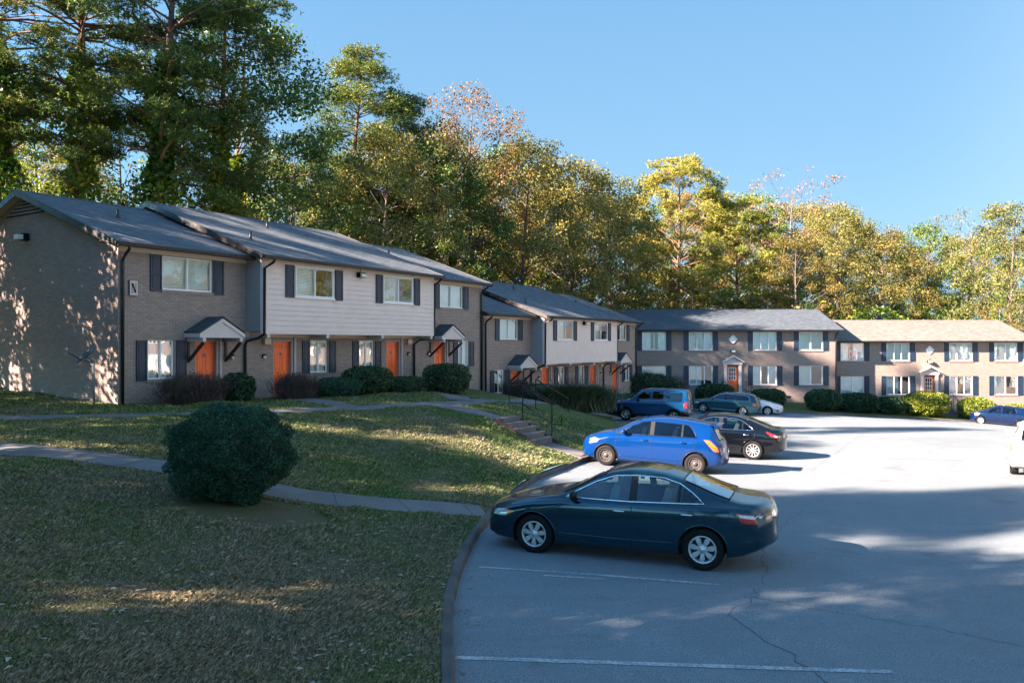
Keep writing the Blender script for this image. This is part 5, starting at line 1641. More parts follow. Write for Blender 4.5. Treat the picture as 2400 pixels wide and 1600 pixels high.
M['bark'] = m_bark('grey_bark', (.13, .10, .085)); M['bark_pine'] = m_bark('pine_bark', (.16, .095, .065)); M['bark_pale'] = m_bark('pale_bark', (.17, .14, .115))
LM = {
 'pine': m_leaf('pine_needles', [(.022, .062, .020), (.055, .115, .024), (.13, .17, .028), (.27, .23, .045)], .3, .5, .22),
 'pine_y': m_leaf('sunlit_pine_needles', [(.05, .095, .020), (.13, .175, .025), (.24, .24, .035), (.36, .27, .05)], .25, .5, .22),
 'green': m_leaf('broad_green_leaves', [(.020, .065, .022), (.050, .115, .026), (.12, .17, .030), (.25, .24, .04)], .35, .5, .25),
 'olive': m_leaf('olive_autumn_leaves', [(.045, .07, .022), (.10, .115, .030), (.19, .18, .040), (.30, .225, .06)], .35, .55, .25),
 'gold': m_leaf('gold_autumn_leaves', [(.06, .065, .020), (.14, .12, .028), (.25, .18, .042), (.24, .13, .045)], .4, .55, .25),
 'brown': m_leaf('russet_autumn_leaves', [(.11, .06, .028), (.20, .105, .04), (.30, .17, .06), (.34, .24, .09)], .35, .6, .3),
 'pink': m_leaf('thin_russet_leaves', [(.16, .075, .045), (.24, .12, .07), (.30, .17, .10), (.27, .13, .09)], .35, .6, .3),
 'ivy': m_leaf('ivy_leaves', [(.022, .070, .012), (.065, .13, .014), (.15, .21, .018), (.30, .30, .02)], .35, .4, .3),
}
PROT = {}
def proto(key, *a, leafmat='green', bark='bark', **kw):
    tr, (V, F), IV = tree_proto(*a, **kw)
    me_t = bpy.data.meshes.new('trunk'); me_t.from_pydata(tr.v, [], tr.f); me_t.materials.append(M[bark]); me_t.polygons.foreach_set('use_smooth', [True]*len(tr.f)); me_t.update()
    me_c = mesh_np('crown', V, F, LM[leafmat])
    me_i = mesh_np('ivy', IV[0], IV[1], LM['ivy']) if IV else None
    PROT[key] = (me_t, me_c, me_i, a[2])
proto('gappy', 'pine', 5, 24, 12, leafmat='pine', bark='bark_pine', leaf=.26, dens=60, lo=.36, clumps=52, shape='pine', squash=.6, clump_r=(.07, .13), trunk_r=.34)
proto('pineA', 'pine', 3, 26, 13, leafmat='pine', bark='bark_pine', leaf=.17, dens=130, lo=.40, clumps=84, shape='pine', squash=.42, clump_r=(.05, .10), ivy=7000, trunk_r=.44)
proto('pineB', 'pine', 8, 24, 9, leafmat='pine', bark='bark_pine', leaf=.17, dens=120, lo=.34, clumps=100, shape='pine', squash=.72, clump_r=(.05, .095), ivy=4500, trunk_r=.34)
proto('pineC', 'pine', 14, 22, 13, leafmat='pine_y', bark='bark_pine', leaf=.27, dens=48, lo=.25, clumps=120, shape='oval', squash=.5, clump_r=(.07, .14), trunk_r=.32)
proto('greenA', 'leaf', 21, 20, 13, leafmat='green', leaf=.115, dens=170, lo=.15, clumps=90, shape='oval', clump_r=(.07, .15), ivy=2000)
proto('greenB', 'leaf', 25, 17, 10, leafmat='green', leaf=.115, dens=180, lo=.12, clumps=75, shape='oval', clump_r=(.07, .15), ivy=2200, bark='bark')
proto('oliveA', 'leaf', 31, 20, 14, leafmat='olive', leaf=.105, dens=210, lo=.10, clumps=110, shape='oval', clump_r=(.07, .16))
proto('oliveB', 'leaf', 36, 18, 11, leafmat='olive', leaf=.10, dens=220, lo=.12, clumps=95, shape='oval', clump_r=(.07, .15))
proto('goldA', 'leaf', 41, 18, 12, leafmat='gold', leaf=.10, dens=200, lo=.10, clumps=85, shape='oval', clump_r=(.07, .15))
proto('goldB', 'leaf', 44, 15, 9, leafmat='gold', leaf=.10, dens=110, lo=.2, clumps=70, shape='vase', clump_r=(.07, .15), bark='bark_pale')
proto('brownA', 'leaf', 51, 22, 12, leafmat='brown', leaf=.09, dens=110, lo=.30, clumps=85, shape='oval', clump_r=(.06, .13))
proto('thin', 'leaf', 61, 20, 11, leafmat='pink', leaf=.10, dens=42, lo=.35, clumps=70, shape='vase', clump_r=(.06, .12), bark='bark_pale', trunk_r=.2)
proto('thinG', 'leaf', 66, 17, 8, leafmat='gold', leaf=.09, dens=75, lo=.25, clumps=60, shape='vase', clump_r=(.06, .13), bark='bark_pale', trunk_r=.17)
proto('bare', 'leaf', 68, 14, 9, leafmat='brown', leaf=.09, dens=7, lo=.25, clumps=60, shape='vase', clump_r=(.07, .13), bark='bark_pale', trunk_r=.16)
proto('shade', 'leaf', 81, 20, 13, leafmat='green', leaf=.17, dens=120, lo=.12, clumps=100, shape='oval', clump_r=(.09, .17))
proto('under', 'leaf', 71, 7, 6.5, leafmat='green', leaf=.12, dens=110, lo=.05, clumps=60, shape='oval', clump_r=(.10, .2), trunk_r=.10, twig=False)
proto('underY', 'leaf', 76, 7, 6.5, leafmat='gold', leaf=.12, dens=95, lo=.05, clumps=60, shape='oval', clump_r=(.10, .2), trunk_r=.10)
proto('underI', 'leaf', 78, 6, 6.5, leafmat='ivy', leaf=.12, dens=110, lo=.05, clumps=60, shape='oval', clump_r=(.10, .2), trunk_r=.10, twig=False)

NAMES = {'gappy': 'pine_tree', 'pineA': 'pine_tree', 'pineB': 'pine_tree', 'pineC': 'pine_tree', 'under': 'understorey_tree', 'underY': 'understorey_tree', 'underI': 'understorey_tree'}
tr_r = random.Random(5)
def tree(key, px, D, h, label, group=None, z=None, xy=None, cat='tree', wide=1.):
    if isinstance(h, tuple): h, wide = h
    me_t, me_c, me_i, h0 = PROT[key]
    x, y = ((px-1200)/1867*D, D) if xy is None else xy
    z = Hs(x, y)-.2 if z is None else z
    o = empty(NAMES.get(key, 'tree'), (x, y, z), tr_r.uniform(0, 6.28), label, cat, group)
    s = h/h0; o.scale = (s*wide, s*wide, s)
    link('trunk', me_t, o); link('crown', me_c, o)
    if me_i: link('ivy', me_i, o)
    return o
FR = 'trees standing in front along the wood'
# (kind, x in the photo, distance, height, label)
front = [
 ('pineA', -20, 40, 27, 'tall dark pine at the far left edge, its crown leaving the top of the photo'),
 ('pineA', 180, 42, 27, 'tall pine with bare lower trunk behind the left gable'),
 ('bare', 285, 50, 17, 'thin leafless looking tree between the two tallest pines'),
 ('pineA', 385, 43, 28, 'tallest thick trunked pine wrapped in ivy, behind the nearest townhouse roof'),
 ('pineB', 520, 45, 24.5, 'pine whose boughs reach out into the sky right of the tallest pine'),
 ('greenA', 560, 50, 22.5, 'dark green tree behind the ridge of the nearest townhouse'),
 ('greenB', 90, 48, 17, 'leafy tree low behind the left gable peak'),
 ('greenB', 705, 60, 15.5, 'lower leafy tree in the notch of sky beside the second pine'),
 ('pineB', 838, 60, (24.6, 1.2), 'separate tall narrow pine standing against the sky left of the russet tree'),
 ('pineB', 935, 62, (22.3, 1.2), 'narrow pine just left of the russet tree'),
 ('brownA', 1110, 66, 24.0, 'tall russet brown tree against the sky, highest of the autumn trees'),
 ('greenA', 1010, 62, 18, 'dark green tree below and left of the russet tree'),
 ('oliveA', 1230, 68, 20.5, 'broad olive tree just right of the tall russet tree'),
 ('oliveA', 1330, 72, 20, 'broad bushy olive tree behind the middle townhouse'),
 ('oliveB', 1430, 76, 19.5, 'olive tree left of the bright yellow green pine'),
 ('pineC', 1590, 84, 23.2, 'broad bright yellow green pine behind the shaded brick block'),
 ('pineC', 1730, 84, 19.2, 'smaller yellow green pine left of the bare pinkish tree'),
 ('thin', 1855, 92, 23.6, 'thin bare branched pinkish tree rising above the others'),
 ('goldA', 1870, 80, 15.0, 'golden autumn tree below the bare pinkish tree'),
 ('oliveB', 1960, 88, 19, 'olive tree right of the bare pinkish tree'),
 ('goldA', 2060, 88, 17.0, 'golden tree behind the joint of the two brick blocks'),
 ('greenB', 2170, 92, 18.2, 'dark green tree behind the sunlit block, left of the sparse golden tree'),
 ('thinG', 2270, 92, 20.5, 'sparse golden tree with sky showing through behind the sunlit block'),
 ('oliveB', 2375, 80, 19.5, 'dense olive and gold tree at the right edge of the photo'),
 ('goldB', 2345, 74, 9.5, 'low golden tree peeping over the right end of the sunlit roof')]
for k, px, D, h, lb in front: tree(k, px, D, h, lb, FR)
# second row, seen through the gaps of the first
r5 = random.Random(9)
rows = []
for i in range(34):
    px = -160+i*78+r5.uniform(-25, 25)
    D = (62 if px < 800 else 82 if px < 1500 else 108)+r5.uniform(-5, 10)
    if px < 760 and i % 2: continue
    sky = np.interp(px, [-200, 650, 760, 900, 1100, 1250, 1450, 1600, 1850, 2000, 2150, 2300, 2500], [400, 400, 400, 350, 310, 380, 420, 430, 440, 490, 520, 500, 480])
    h = (804-sky-r5.uniform(0, 50))/1867*D+3.3
    k = r5.choice(['oliveA', 'oliveB', 'greenB', 'bare'] if px < 900 else ['oliveA', 'greenB', 'oliveB', 'greenA', 'brownA', 'goldA'] if px < 2080 else ['oliveA', 'oliveB', 'goldA', 'greenB'])
    tree(k, px, D, h, 'woodland tree half hidden behind the front row of trees', 'trees deeper in the wood')
for i in range(46):
    px = -150+i*57+r5.uniform(-20, 20)
    D = np.interp(px, [-150, 500, 1000, 1500, 2400], [38, 46, 62, 74, 82])+r5.uniform(0, 8)
    k = r5.choice(['under', 'underI', 'underY', 'under'] if px < 1000 else ['underY', 'under', 'underY', 'underI'])
    x, y = (px-1200)/1867*D, D
    tree(k, px, D, r5.uniform(6, 10) if px < 2100 else r5.uniform(5.5, 9), 'low leafy growth under the tall trees behind the roofs', 'understorey behind the buildings', wide=1.2)
# trees out of frame to the left and behind the camera: they shade the lawn
SH = [('shade', -24, 19, 16.5), ('shade', -31, 23, 15), ('gappy', -31, 21.5, (27, .7)), ('shade', -27, 9.5, 12.8), ('shade', -24, 3.8, (17, .75)), ('shade', -25, -3, 12.5), ('shade', -17.5, 8, (10.5, .9)), ('gappy', -31, 1.5, (24, .6)), ('gappy', -40, -2.5, (29, .8)), ('gappy', -30, -6.5, 23), ('gappy', -38, -9, 24), ('gappy', -25, -9.5, 20), ('shade', -18, 19.5, 8.5), ('shade', -25, 27, 13), ('under', -16.5, 14, 5.5), ('shade', -19, -3.5, 12.5), ('shade', -14.5, 1.5, 9.0), ('shade', -15.5, 5.0, 9.5), ('shade', -17.5, 1.8, 12.5), ('greenB', -12.5, -1.5, 8), ('shade', -20.5, 6.5, 11.5), ('pineB', -34, 27, 23), ('shade', -19.5, 12.0, 9.3), ('shade', -21.5, 20.5, 13), ('oliveA', -9, 56, 17), ('greenA', -4.5, 62.5, 16.5), ('greenA', -14, 50.5, 15),
      ('greenA', -13, -15, 18), ('pineB', -27, -14, 22), ('pineB', -8, -13, 19), ('greenB', -17, -1, 11), ('greenA', 0, -20, 18)]
for i, (k, x, y, h) in enumerate(SH):
    if y > 48: tree(k, 0, 0, h, 'tree rising close behind the joint of the two townhouses', 'trees close behind the townhouses', xy=(x, y))
    else: tree(k, 0, 0, h, 'tall tree outside the left of the photo whose shadow falls over the lawn', 'trees outside the photo', xy=(x, y))
# trees and a distant screen behind the viewer, seen only in window reflections
for i, (k, x, y, h) in enumerate([('oliveA', 48, 8, 16), ('goldA', 58, 20, 15), ('greenA', 64, 33, 15), ('pineC', 52, -8, 17), ('goldA', 36, -24, 16), ('brownA', 24, -34, 18), ('oliveB', 58, 42, 22), ('goldA', 68, 52, 22), ('oliveA', 72, 36, 22), ('goldA', 60, 28, 20), ('greenA', 80, 60, 23), ('oliveB', 84, 44, 22)]):
    tree(k, 0, 0, h, 'tree outside the right of the photo across the parking lot', 'trees outside the photo to the right', xy=(x, y), z=Ls(min(x, 90), y)-.2)

# ---- shrubs
def shrub_pts(rx, ry, rz, n, r, lump=.12, base=.15, thick=.22, boxy=2.6):
    d = r.normal(size=(n, 3)); d /= np.linalg.norm(d, axis=1)[:, None]
    d[:, 2] = np.where(d[:, 2] < -base, -d[:, 2]*r.random(n), d[:, 2])
    p = 1/((abs(d[:, 0])**boxy+abs(d[:, 1])**boxy+abs(d[:, 2])**boxy)**(1/boxy))
    q = d*p[:, None]
    ln = np.array([noise.noise(Vector((a*2.3, b*2.3, c*2.3+rx*7)))+.5*noise.noise(Vector((a*6, b*6, c*6))) for a, b, c in q])
    rad = (1+lump*ln)*(1-thick*r.random(n)**2.2)
    rad = np.where(r.random(n) < .035, rad*(1+.09*r.random(n)), rad)
    q = q*rad[:, None]
    return q*np.array([rx, ry, rz])
LM['box'] = m_leaf('dark_clipped_leaves', [(.008, .042, .026), (.016, .070, .038), (.028, .098, .048), (.06, .13, .06)], .12, .6, 2.2)
LM['holly'] = m_leaf('glossy_dark_leaves', [(.008, .030, .015), (.018, .055, .022), (.032, .080, .028), (.08, .12, .05)], .15, .4, 2.)
LM['hedge_y'] = m_leaf('bright_hedge_leaves', [(.05, .09, .015), (.12, .17, .02), (.24, .27, .03), (.33, .33, .05)], .3, .4, 1.2)
LM['grey'] = m_leaf('bare_twig_leaves', [(.05, .042, .045), (.08, .066, .064), (.12, .10, .085), (.05, .06, .035)], .1, .7, 2.)
M['twig'] = m_bark('shrub_twigs', (.10, .078, .07))
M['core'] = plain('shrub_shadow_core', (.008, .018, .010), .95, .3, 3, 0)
def ellipsoid(rx, ry, rz, cz, n=20, boxy=2.6):
    mb = MB(); v = []; f = []
    for i in range(n+1):
        th = math.pi*i/n
        for j in range(2*n):
            ph = math.pi*j/n
            d = Vector((math.sin(th)*math.cos(ph), math.sin(th)*math.sin(ph), math.cos(th)))
            p = 1/((abs(d.x)**boxy+abs(d.y)**boxy+abs(d.z)**boxy)**(1/boxy))
            v.append((d.x*p*rx, d.y*p*ry, cz+d.z*p*rz))
    for i in range(n):
        for j in range(2*n): f.append((i*2*n+j, i*2*n+(j+1) % (2*n), (i+1)*2*n+(j+1) % (2*n), (i+1)*2*n+j))
    mb.add(v, f, 0, True); return mb
def bush(x, y, rx, ry, h, mat, label, n=9000, leaf=.035, rz=0., name='clipped_shrub', seed=1, lump=.12, core=.80, z=None, boxy=2.6, undercut=0., group=None):
    r = np.random.default_rng(seed)
    z = Hs(x, y)-.03 if z is None else z
    o = empty(name, (x, y, z), rz, label, 'shrub', group)
    hz = h/2
    P_ = shrub_pts(rx, ry, hz, n, r, lump, .99, .22, boxy); P_[:, 2] += hz
    if undercut:
        k = 1-undercut*np.clip(1-P_[:, 2]/(h*.45), 0, 1)**1.2; P_[:, 0] *= k; P_[:, 1] *= k
    V, F = leaf_quads(P_, leaf*(.6+.8*r.random(n)), .55, 0, r)
    link('foliage', mesh_np('foliage', V, F, mat), o)
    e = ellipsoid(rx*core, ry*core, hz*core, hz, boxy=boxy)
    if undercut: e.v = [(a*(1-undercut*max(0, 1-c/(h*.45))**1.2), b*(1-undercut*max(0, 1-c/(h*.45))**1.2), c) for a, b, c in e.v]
    e.build('shade_core', M['core'], o)  # solid dark core: the shrub's inner shade put into its colour
    m = MB(); rr = random.Random(seed)
    for k in range(9):
        a = rr.uniform(0, 6.28); q = rr.uniform(.1, .5)
        m.tube([(math.cos(a)*.12*rx, math.sin(a)*.12*ry, -.05), (math.cos(a)*q*rx, math.sin(a)*q*ry, h*.3), (math.cos(a)*q*1.5*rx, math.sin(a)*q*1.5*ry, h*.6)], [.022, .014, .006], 5)
    m.build('stems', M['twig'], o)
    return o
def bare_shrub(x, y, rx, ry, h, label, rz=0., n=420, seed=1, leaves=900, mat=None, group=None):
    r_ = random.Random(seed); r = np.random.default_rng(seed)
    o = empty('bare_shrub', (x, y, Hs(x, y)-.04), rz, label, 'shrub', group)
    m = MB(); tips = []
    for i in range(n):
        bx, by = r_.uniform(-.75, .75)*rx, r_.uniform(-.6, .6)*ry
        a = r_.uniform(0, 6.28); q = r_.random()**.5
        tx, ty = max(-rx, min(rx, bx+math.cos(a)*.35)), max(-ry, min(ry, by+math.sin(a)*.3))
        dz = (1-max(0, (abs(tx)/rx)**4))*h*r_.uniform(.72, 1.04)
        k = r_.uniform(.35, .6)
        mid = (bx+(tx-bx)*.5+r_.uniform(-.06, .06), by+(ty-by)*.5+r_.uniform(-.06, .06), dz*.55)
        s0 = r_.uniform(.005, .011)
        m.tube([(bx*.7, by*.7, 0), mid, (tx, ty, max(.15, dz))], [s0, s0*.7, s0*.35], 3, cap=False)
        for j in range(3):
            e = (tx+r_.uniform(-.16, .16), ty+r_.uniform(-.16, .16), max(.12, dz+r_.uniform(-.18, .05)))
            m.tube([mid, e], [s0*.5, s0*.25], 3, cap=False); tips.append(e)
    m.build('twigs', M['twig'], o)
    t = np.array(tips)[r.integers(0, len(tips), leaves)]+r.normal(size=(leaves, 3))*.05
    V, F = leaf_quads(t, .022*(.6+.8*r.random(leaves)), .6, 0, r)
    link('foliage', mesh_np('foliage', V, F, mat or LM['grey']), o)
    return o
def facade(s, n, fl=None):
    p = Vector((-12.19, 24.63, 0))+U*s+Nn*n; return p.x, p.y

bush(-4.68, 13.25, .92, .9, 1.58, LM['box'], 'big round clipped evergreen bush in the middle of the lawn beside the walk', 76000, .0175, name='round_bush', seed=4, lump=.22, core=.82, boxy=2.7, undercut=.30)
x, y = facade(1.75, 1.25); bare_shrub(x, y, 1.55, .62, 1.02, 'long grey twiggy shrub under the lower left window of the nearest townhouse', RZ, 620, 3, 1800)
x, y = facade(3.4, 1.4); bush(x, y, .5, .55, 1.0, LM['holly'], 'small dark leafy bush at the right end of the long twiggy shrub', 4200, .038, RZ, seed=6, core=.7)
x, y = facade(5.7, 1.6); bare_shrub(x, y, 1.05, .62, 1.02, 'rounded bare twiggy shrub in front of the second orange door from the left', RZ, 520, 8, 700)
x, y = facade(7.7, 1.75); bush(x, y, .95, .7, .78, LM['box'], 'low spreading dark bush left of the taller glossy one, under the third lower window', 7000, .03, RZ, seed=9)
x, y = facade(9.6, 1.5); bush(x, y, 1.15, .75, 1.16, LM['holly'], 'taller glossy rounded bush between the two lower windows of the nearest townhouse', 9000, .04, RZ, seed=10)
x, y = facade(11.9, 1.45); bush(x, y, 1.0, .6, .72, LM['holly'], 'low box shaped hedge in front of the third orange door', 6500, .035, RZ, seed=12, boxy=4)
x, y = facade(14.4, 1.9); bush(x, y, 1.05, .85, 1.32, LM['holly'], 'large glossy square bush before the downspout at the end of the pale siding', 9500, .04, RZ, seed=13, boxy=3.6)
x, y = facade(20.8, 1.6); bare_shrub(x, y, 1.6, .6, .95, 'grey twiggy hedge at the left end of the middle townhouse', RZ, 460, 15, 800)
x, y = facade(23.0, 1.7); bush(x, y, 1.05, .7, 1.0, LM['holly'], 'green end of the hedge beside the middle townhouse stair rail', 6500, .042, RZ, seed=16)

def grassy(x, y, rx, ry, h, label, n=9000, seed=2):
    r = np.random.default_rng(seed)
    o = empty('arching_shrub', (x, y, Hs(x, y)-.05), RZ, label, 'shrub')
    bx = r.normal(size=(n, 3))*np.array([rx*.42, ry*.42, 0]); a = r.random(n)*6.283; L = h*(.45+.6*r.random(n)); 
    d = np.stack([np.cos(a)*.45, np.sin(a)*.45, np.full(n, .9)], -1); d /= np.linalg.norm(d, axis=1)[:, None]
    mid = bx+d*L[:, None]*.6; tip = bx+d*L[:, None]+np.stack([np.cos(a)*.25*h, np.sin(a)*.25*h, -.1*L], -1)
    s = np.stack([-np.sin(a), np.cos(a), np.zeros(n)], -1)*.022
    V = np.stack([bx-s*.6, bx+s*.6, mid+s, mid-s, tip-s*.3, tip+s*.3], 1).reshape(-1, 3)
    i = np.arange(n)*6
    F = np.concatenate([np.stack([i, i+1, i+2, i+3], -1), np.stack([i+3, i+2, i+5, i+4], -1)])
    link('blades', mesh_np('blades', V, F, LM['grassy']), o)
    m = MB(); r_ = random.Random(seed)
    for k in range(200):
        a, q = r_.uniform(0, 6.28), r_.random()
        m.tube([(math.cos(a)*q*rx*.5, math.sin(a)*q*ry*.5, 0), (math.cos(a)*q*rx*.8, math.sin(a)*q*ry*.8, h*.6), (math.cos(a)*q*rx, math.sin(a)*q*ry, h*r_.uniform(.85, 1.2))], [.012, .008, .004], 3, cap=False)
    m.build('stems', M['twig'], o)
    return o
LM['grassy'] = m_leaf('arching_leaves', [(.04, .065, .035), (.08, .10, .052), (.13, .14, .075), (.20, .19, .12)], .2, .5, 1.5)
grassy(3.1, 41.2, 1.9, 1.6, 1.6, 'large loose dark shrub with arching leaves in front of the middle townhouse', 12000, 3)
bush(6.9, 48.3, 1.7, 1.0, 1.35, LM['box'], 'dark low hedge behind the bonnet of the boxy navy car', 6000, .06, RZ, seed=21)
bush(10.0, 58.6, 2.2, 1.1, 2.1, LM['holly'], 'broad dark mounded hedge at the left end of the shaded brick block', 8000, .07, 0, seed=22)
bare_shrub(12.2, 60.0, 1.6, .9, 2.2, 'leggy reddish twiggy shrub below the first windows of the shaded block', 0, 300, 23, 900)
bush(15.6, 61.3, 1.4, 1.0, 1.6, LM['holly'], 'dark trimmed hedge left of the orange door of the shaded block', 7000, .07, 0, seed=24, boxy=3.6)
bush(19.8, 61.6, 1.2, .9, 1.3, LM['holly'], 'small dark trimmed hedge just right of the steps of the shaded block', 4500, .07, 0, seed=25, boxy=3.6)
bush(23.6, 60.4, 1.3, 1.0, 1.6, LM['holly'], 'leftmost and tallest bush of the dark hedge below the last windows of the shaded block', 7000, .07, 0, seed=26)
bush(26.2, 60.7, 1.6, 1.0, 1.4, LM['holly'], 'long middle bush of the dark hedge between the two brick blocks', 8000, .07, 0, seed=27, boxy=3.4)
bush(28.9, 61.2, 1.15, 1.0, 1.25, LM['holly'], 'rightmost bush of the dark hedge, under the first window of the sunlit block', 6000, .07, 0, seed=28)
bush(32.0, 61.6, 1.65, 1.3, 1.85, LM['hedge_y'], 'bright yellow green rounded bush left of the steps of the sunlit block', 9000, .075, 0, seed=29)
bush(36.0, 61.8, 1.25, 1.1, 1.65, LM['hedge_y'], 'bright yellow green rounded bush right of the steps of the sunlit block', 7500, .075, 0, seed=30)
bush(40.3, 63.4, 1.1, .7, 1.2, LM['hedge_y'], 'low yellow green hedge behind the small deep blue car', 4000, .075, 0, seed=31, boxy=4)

# ---- grass blades and litter on the lawn
def off_path(x, y):
    ok = np.ones(len(x), bool)
    for pts, wd in PATHS:
        q = smooth_poly(pts, 60, 3)
        d = np.full(len(x), 9.)
        for a, b in zip(q[:-1], q[1:]):
            ab = b-a; t = np.clip(((x-a[0])*ab[0]+(y-a[1])*ab[1])/(ab@ab), 0, 1)
            d = np.minimum(d, np.hypot(x-a[0]-t*ab[0], y-a[1]-t*ab[1]))
        ok &= d > wd*.5-.02+.07*np.array([noise.noise(Vector((a_*3, b_*3, 0))) for a_, b_ in zip(x, y)])
    # steps
    lx = (x-st.location.x); ly = (y-st.location.y)
    a_ = lx*U.x+ly*U.y; b_ = lx*Nn.x+ly*Nn.y
    ok &= ~((abs(a_) < .82) & (b_ > -.15) & (b_ < 1.8))
    ok &= x < np.interp(y, kerb_xy[:250, 1], kerb_xy[:250, 0])-.15
    return ok
def scatter(n, ymin, ymax, bias, r):
    y = ymin+(ymax-ymin)*r.random(n)**bias
    xl = -.68*y; xr = np.interp(y, kerb_xy[:250, 1], kerb_xy[:250, 0])
    x = xl+(xr-xl)*r.random(n)
    return x, y
r = np.random.default_rng(77)
x, y = scatter(820000, 3.2, 34, 1.35, r)
k = off_path(x, y); k &= np.hypot((x+4.2)/1.25, (y-12.9)/.9) > 1.0
x, y = x[k], y[k]
pn = np.array([noise.noise(Vector((a*.8, b*.8, 5)))+.6*noise.noise(Vector((a*3.1, b*3.1, 8))) for a, b in zip(x, y)])
keep = r.random(len(x)) < .78+pn*.5
x, y, pn = x[keep], y[keep], pn[keep]
z = ground(x, y)-.004
n = len(x)
a = r.random(n)*6.283; h = (.014+.034*r.random(n))*(1+.9*np.clip(pn, -.6, 1))*np.interp(y, [4, 34], [1, 1.8]); wv = (.0026+.0016*r.random(n))*np.interp(y, [4, 12, 34], [1, 1.9, 5])
ln = (.5+.9*r.random(n))*h
s = np.stack([-np.sin(a), np.cos(a), np.zeros(n)], -1)*wv[:, None]
b0 = np.stack([x, y, z], -1); tip = b0+np.stack([np.cos(a)*ln, np.sin(a)*ln, h], -1); mid = b0+np.stack([np.cos(a)*ln*.3, np.sin(a)*ln*.3, h*.65], -1)
V = np.stack([b0-s, b0+s, mid+s*.6, tip], 1).reshape(-1, 3)
F = np.arange(4*n).reshape(n, 4)
def m_grass():
    t = NT('grass_blades'); g = t.n('ShaderNodeNewGeometry')
    big = t.noise(t.mapping(g.outputs['Position'], (1, .7, 1)), .42, 5, .62); mid = t.noise(g.outputs['Position'], 3.2, 6, .7)
    f = t.math('ADD', t.math('MULTIPLY', big, .62), t.math('MULTIPLY', mid, .38))
    f = dry_near(t, f, g.outputs['Position'])
    rnd = g.outputs['Random Per Island']
    grn = t.ramp(rnd, [(0, (.045, .09, .022)), (.5, (.115, .18, .045)), (.8, (.21, .27, .08)), (1, (.38, .35, .18))])
    dry = t.ramp(rnd, [(0, (.07, .085, .035)), (.3, (.19, .155, .09)), (.7, (.31, .26, .165)), (1, (.46, .40, .28))])
    c = t.mix(t.ramp(f, [(.43, 0.), (.60, 1.)]), grn, dry)
    p = t.bsdf(c, .7, 0, None, .2)
    tr = t.n('ShaderNodeBsdfTranslucent'); t.l(c, tr.inputs[0])
    mx = t.n('ShaderNodeMixShader'); mx.inputs[0].default_value = .3; t.l(p, mx.inputs[1]); t.l(tr.outputs[0], mx.inputs[2])
    return t.done(mx.outputs[0])
gr = link('grass', mesh_np('grass', V, F, m_grass())); tag(gr, 'short patchy winter grass covering the sloping lawn', 'grass', kind='stuff')

# fallen leaves: curled little folded quads
def litter(name, x, y, z, size, mat, label, seed):
    r = np.random.default_rng(seed); n = len(x)
    a = r.random(n)*6.283; c, s_ = np.cos(a), np.sin(a)
    L = size*(.5+.9*r.random(n)); W = L*(.3+.35*r.random(n)); cz = L*(.1+.45*r.random(n))
    d = np.stack([c, s_, np.zeros(n)], -1); e = np.stack([-s_, c, np.zeros(n)], -1); up = np.stack([np.zeros(n)]*2+[np.ones(n)], -1)
    b = np.stack([x, y, z], -1)
    V = np.stack([b-d*L[:, None], b+e*W[:, None]+up*cz[:, None], b+d*L[:, None]*.8+up*(cz*.5)[:, None], b-e*W[:, None]+up*(cz*.8)[:, None], b+up*.004], 1).reshape(-1, 3)
    i = np.arange(n)*5
    F = np.concatenate([np.stack([i, i+1, i+4], -1), np.stack([i+1, i+2, i+4], -1), np.stack([i+2, i+3, i+4], -1), np.stack([i+3, i, i+4], -1)])
    o = link(name, mesh_np(name, V, F, mat)); tag(o, label, 'leaves', kind='stuff'); return o
LM['litter'] = m_leaf('dry_leaf_litter', [(.13, .075, .045), (.24, .16, .10), (.38, .29, .20), (.50, .42, .33)], .15, .7, 3.)
x, y = scatter(11000, 3.2, 32, 1.2, r); k = off_path(x, y); k &= r.random(len(x)) < .45+.9*np.array([noise.noise(Vector((a*.6, b*.6, 2))) for a, b in zip(x, y)]); x, y = x[k], y[k]
litter('fallen_leaves', x, y, ground(x, y)+.018, .036*np.interp(y, [4, 30], [1, 1.6]), LM['litter'], 'dry curled leaves scattered over the lawn', 1)
# along the foot of the kerb
k_ = r.integers(20, 215, 1500); off = abs(r.normal(size=1500))*.16+.02
dd_ = np.gradient(kerb_xy, axis=0); dd_ /= np.linalg.norm(dd_, axis=1)[:, None]
x = kerb_xy[k_, 0]+dd_[k_, 1]*off+r.normal(size=1500)*.03; y = kerb_xy[k_, 1]-dd_[k_, 0]*off+r.normal(size=1500)*.05
litter('kerbside_leaves', x, y, lot_z(x, y)+.006, .020, LM['litter'], 'dry leaves gathered along the foot of the kerb', 2)
x = 1+22*r.random(170); y = 6+32*r.random(170)
k = x > np.interp(y, kerb_xy[:250, 1], kerb_xy[:250, 0])+.3; x, y = x[k], y[k]
litter('scattered_leaves', x, y, lot_z(x, y)+.006, .022, LM['litter'], 'few dry leaves scattered on the asphalt', 3)
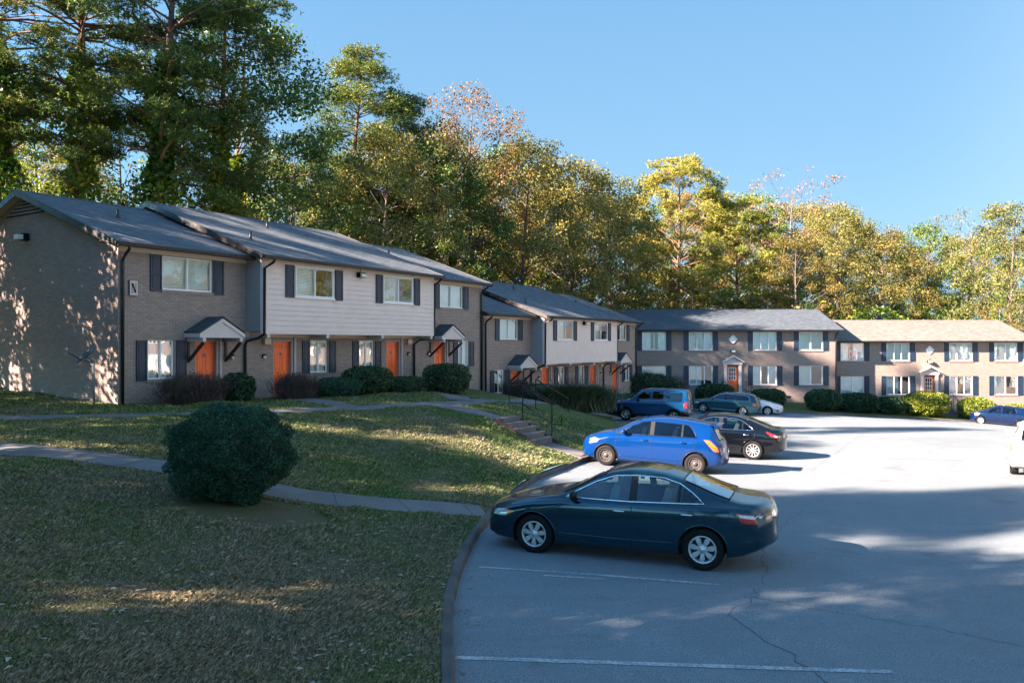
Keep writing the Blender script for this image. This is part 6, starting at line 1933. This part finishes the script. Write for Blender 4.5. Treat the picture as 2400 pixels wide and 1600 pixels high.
# ------------------------------------------------------------------ light, air, camera
SKY_S = .058
EL = 27.; SX, SY = -.93, -.37
world = bpy.data.worlds.new('World'); bpy.context.scene.world = world; world.use_nodes = True
nt = world.node_tree; nt.nodes.clear()
sky = nt.nodes.new('ShaderNodeTexSky'); sky.sky_type = 'NISHITA'; sky.sun_disc = False
sky.sun_elevation = R(EL); sky.sun_rotation = math.atan2(SX, SY)
sky.air_density = 1.0; sky.dust_density = .25; sky.ozone_density = 2.2; sky.altitude = 300
bg = nt.nodes.new('ShaderNodeBackground'); bg.inputs['Strength'].default_value = SKY_S
ow = nt.nodes.new('ShaderNodeOutputWorld')
def N(t_, **k):
    n_ = nt.nodes.new(t_)
    for a_, b_ in k.items(): setattr(n_, a_, b_)
    return n_
tint = N('ShaderNodeMix', data_type='RGBA', blend_type='MULTIPLY'); tint.inputs[0].default_value = 1.0; tint.inputs[7].default_value = (.42, .78, .96, 1)
nt.links.new(sky.outputs[0], tint.inputs[6])
# clear autumn blue away from the sun, deepening with height
tc = N('ShaderNodeTexCoord'); sp_ = N('ShaderNodeSeparateXYZ'); nt.links.new(tc.outputs['Generated'], sp_.inputs[0])
rp = N('ShaderNodeValToRGB'); nt.links.new(sp_.outputs[2], rp.inputs[0])
K_ = 1.0/SKY_S
cr = rp.color_ramp
cr.elements[0].position = 0.0; cr.elements[0].color = (.058*K_, .086*K_, .106*K_, 1)
cr.elements[1].position = .55; cr.elements[1].color = (.021*K_, .051*K_, .094*K_, 1)
e_ = cr.elements.new(.22); e_.color = (.038*K_, .069*K_, .100*K_, 1)
dt = N('ShaderNodeVectorMath', operation='DOT_PRODUCT'); nt.links.new(tc.outputs['Generated'], dt.inputs[0]); dt.inputs[1].default_value = (SX, SY, .25)
mr = N('ShaderNodeMapRange'); nt.links.new(dt.outputs['Value'], mr.inputs[0]); mr.interpolation_type = 'SMOOTHSTEP'; mr.inputs[1].default_value = -.15; mr.inputs[2].default_value = 1.0; mr.inputs[3].default_value = .06; mr.inputs[4].default_value = 1.
mxs = N('ShaderNodeMix', data_type='RGBA'); nt.links.new(mr.outputs[0], mxs.inputs[0]); nt.links.new(rp.outputs[0], mxs.inputs[6]); nt.links.new(tint.outputs[2], mxs.inputs[7])
# paler, brighter sky to the right, added as fill light for the facades
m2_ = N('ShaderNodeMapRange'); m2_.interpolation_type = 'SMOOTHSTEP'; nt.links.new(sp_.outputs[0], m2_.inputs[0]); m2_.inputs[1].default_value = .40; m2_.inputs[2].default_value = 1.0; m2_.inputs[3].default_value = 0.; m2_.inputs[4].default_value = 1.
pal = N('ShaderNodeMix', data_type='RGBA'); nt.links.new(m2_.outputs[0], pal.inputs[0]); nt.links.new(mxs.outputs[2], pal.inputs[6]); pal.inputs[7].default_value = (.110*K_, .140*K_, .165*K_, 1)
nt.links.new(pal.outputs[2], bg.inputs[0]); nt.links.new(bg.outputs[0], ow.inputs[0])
sun = bpy.data.lights.new('sun', 'SUN'); sun.energy = 5.0; sun.angle = R(.55); sun.color = (1.0, .79, .66)
so = bpy.data.objects.new('sun', sun); C.objects.link(so)
d = Vector((SX*math.cos(R(EL)), SY*math.cos(R(EL)), math.sin(R(EL))*math.hypot(SX, SY)))
so.rotation_euler = d.to_track_quat('Z', 'Y').to_euler()
so.location = (-40, -20, 40)
cam = bpy.data.cameras.new('camera'); cam.lens = 28.0; cam.sensor_width = 36.; cam.clip_end = 2000; cam.clip_start = .1
co_ = bpy.data.objects.new('camera', cam); C.objects.link(co_)
co_.location = (0, 0, 3.35); co_.rotation_euler = (R(90+.12), 0, 0)
sc = bpy.context.scene
sc.camera = co_
sc.render.resolution_x, sc.render.resolution_y = 1024, 682
sc.view_settings.view_transform = 'Standard'; sc.view_settings.look = 'None'
sc.view_settings.exposure = 3.15; sc.view_settings.gamma = 1.0
sc.cycles.max_bounces = 6; sc.cycles.transparent_max_bounces = 12; sc.cycles.diffuse_bounces = 3; sc.cycles.glossy_bounces = 3
sc.cycles.use_denoising = True
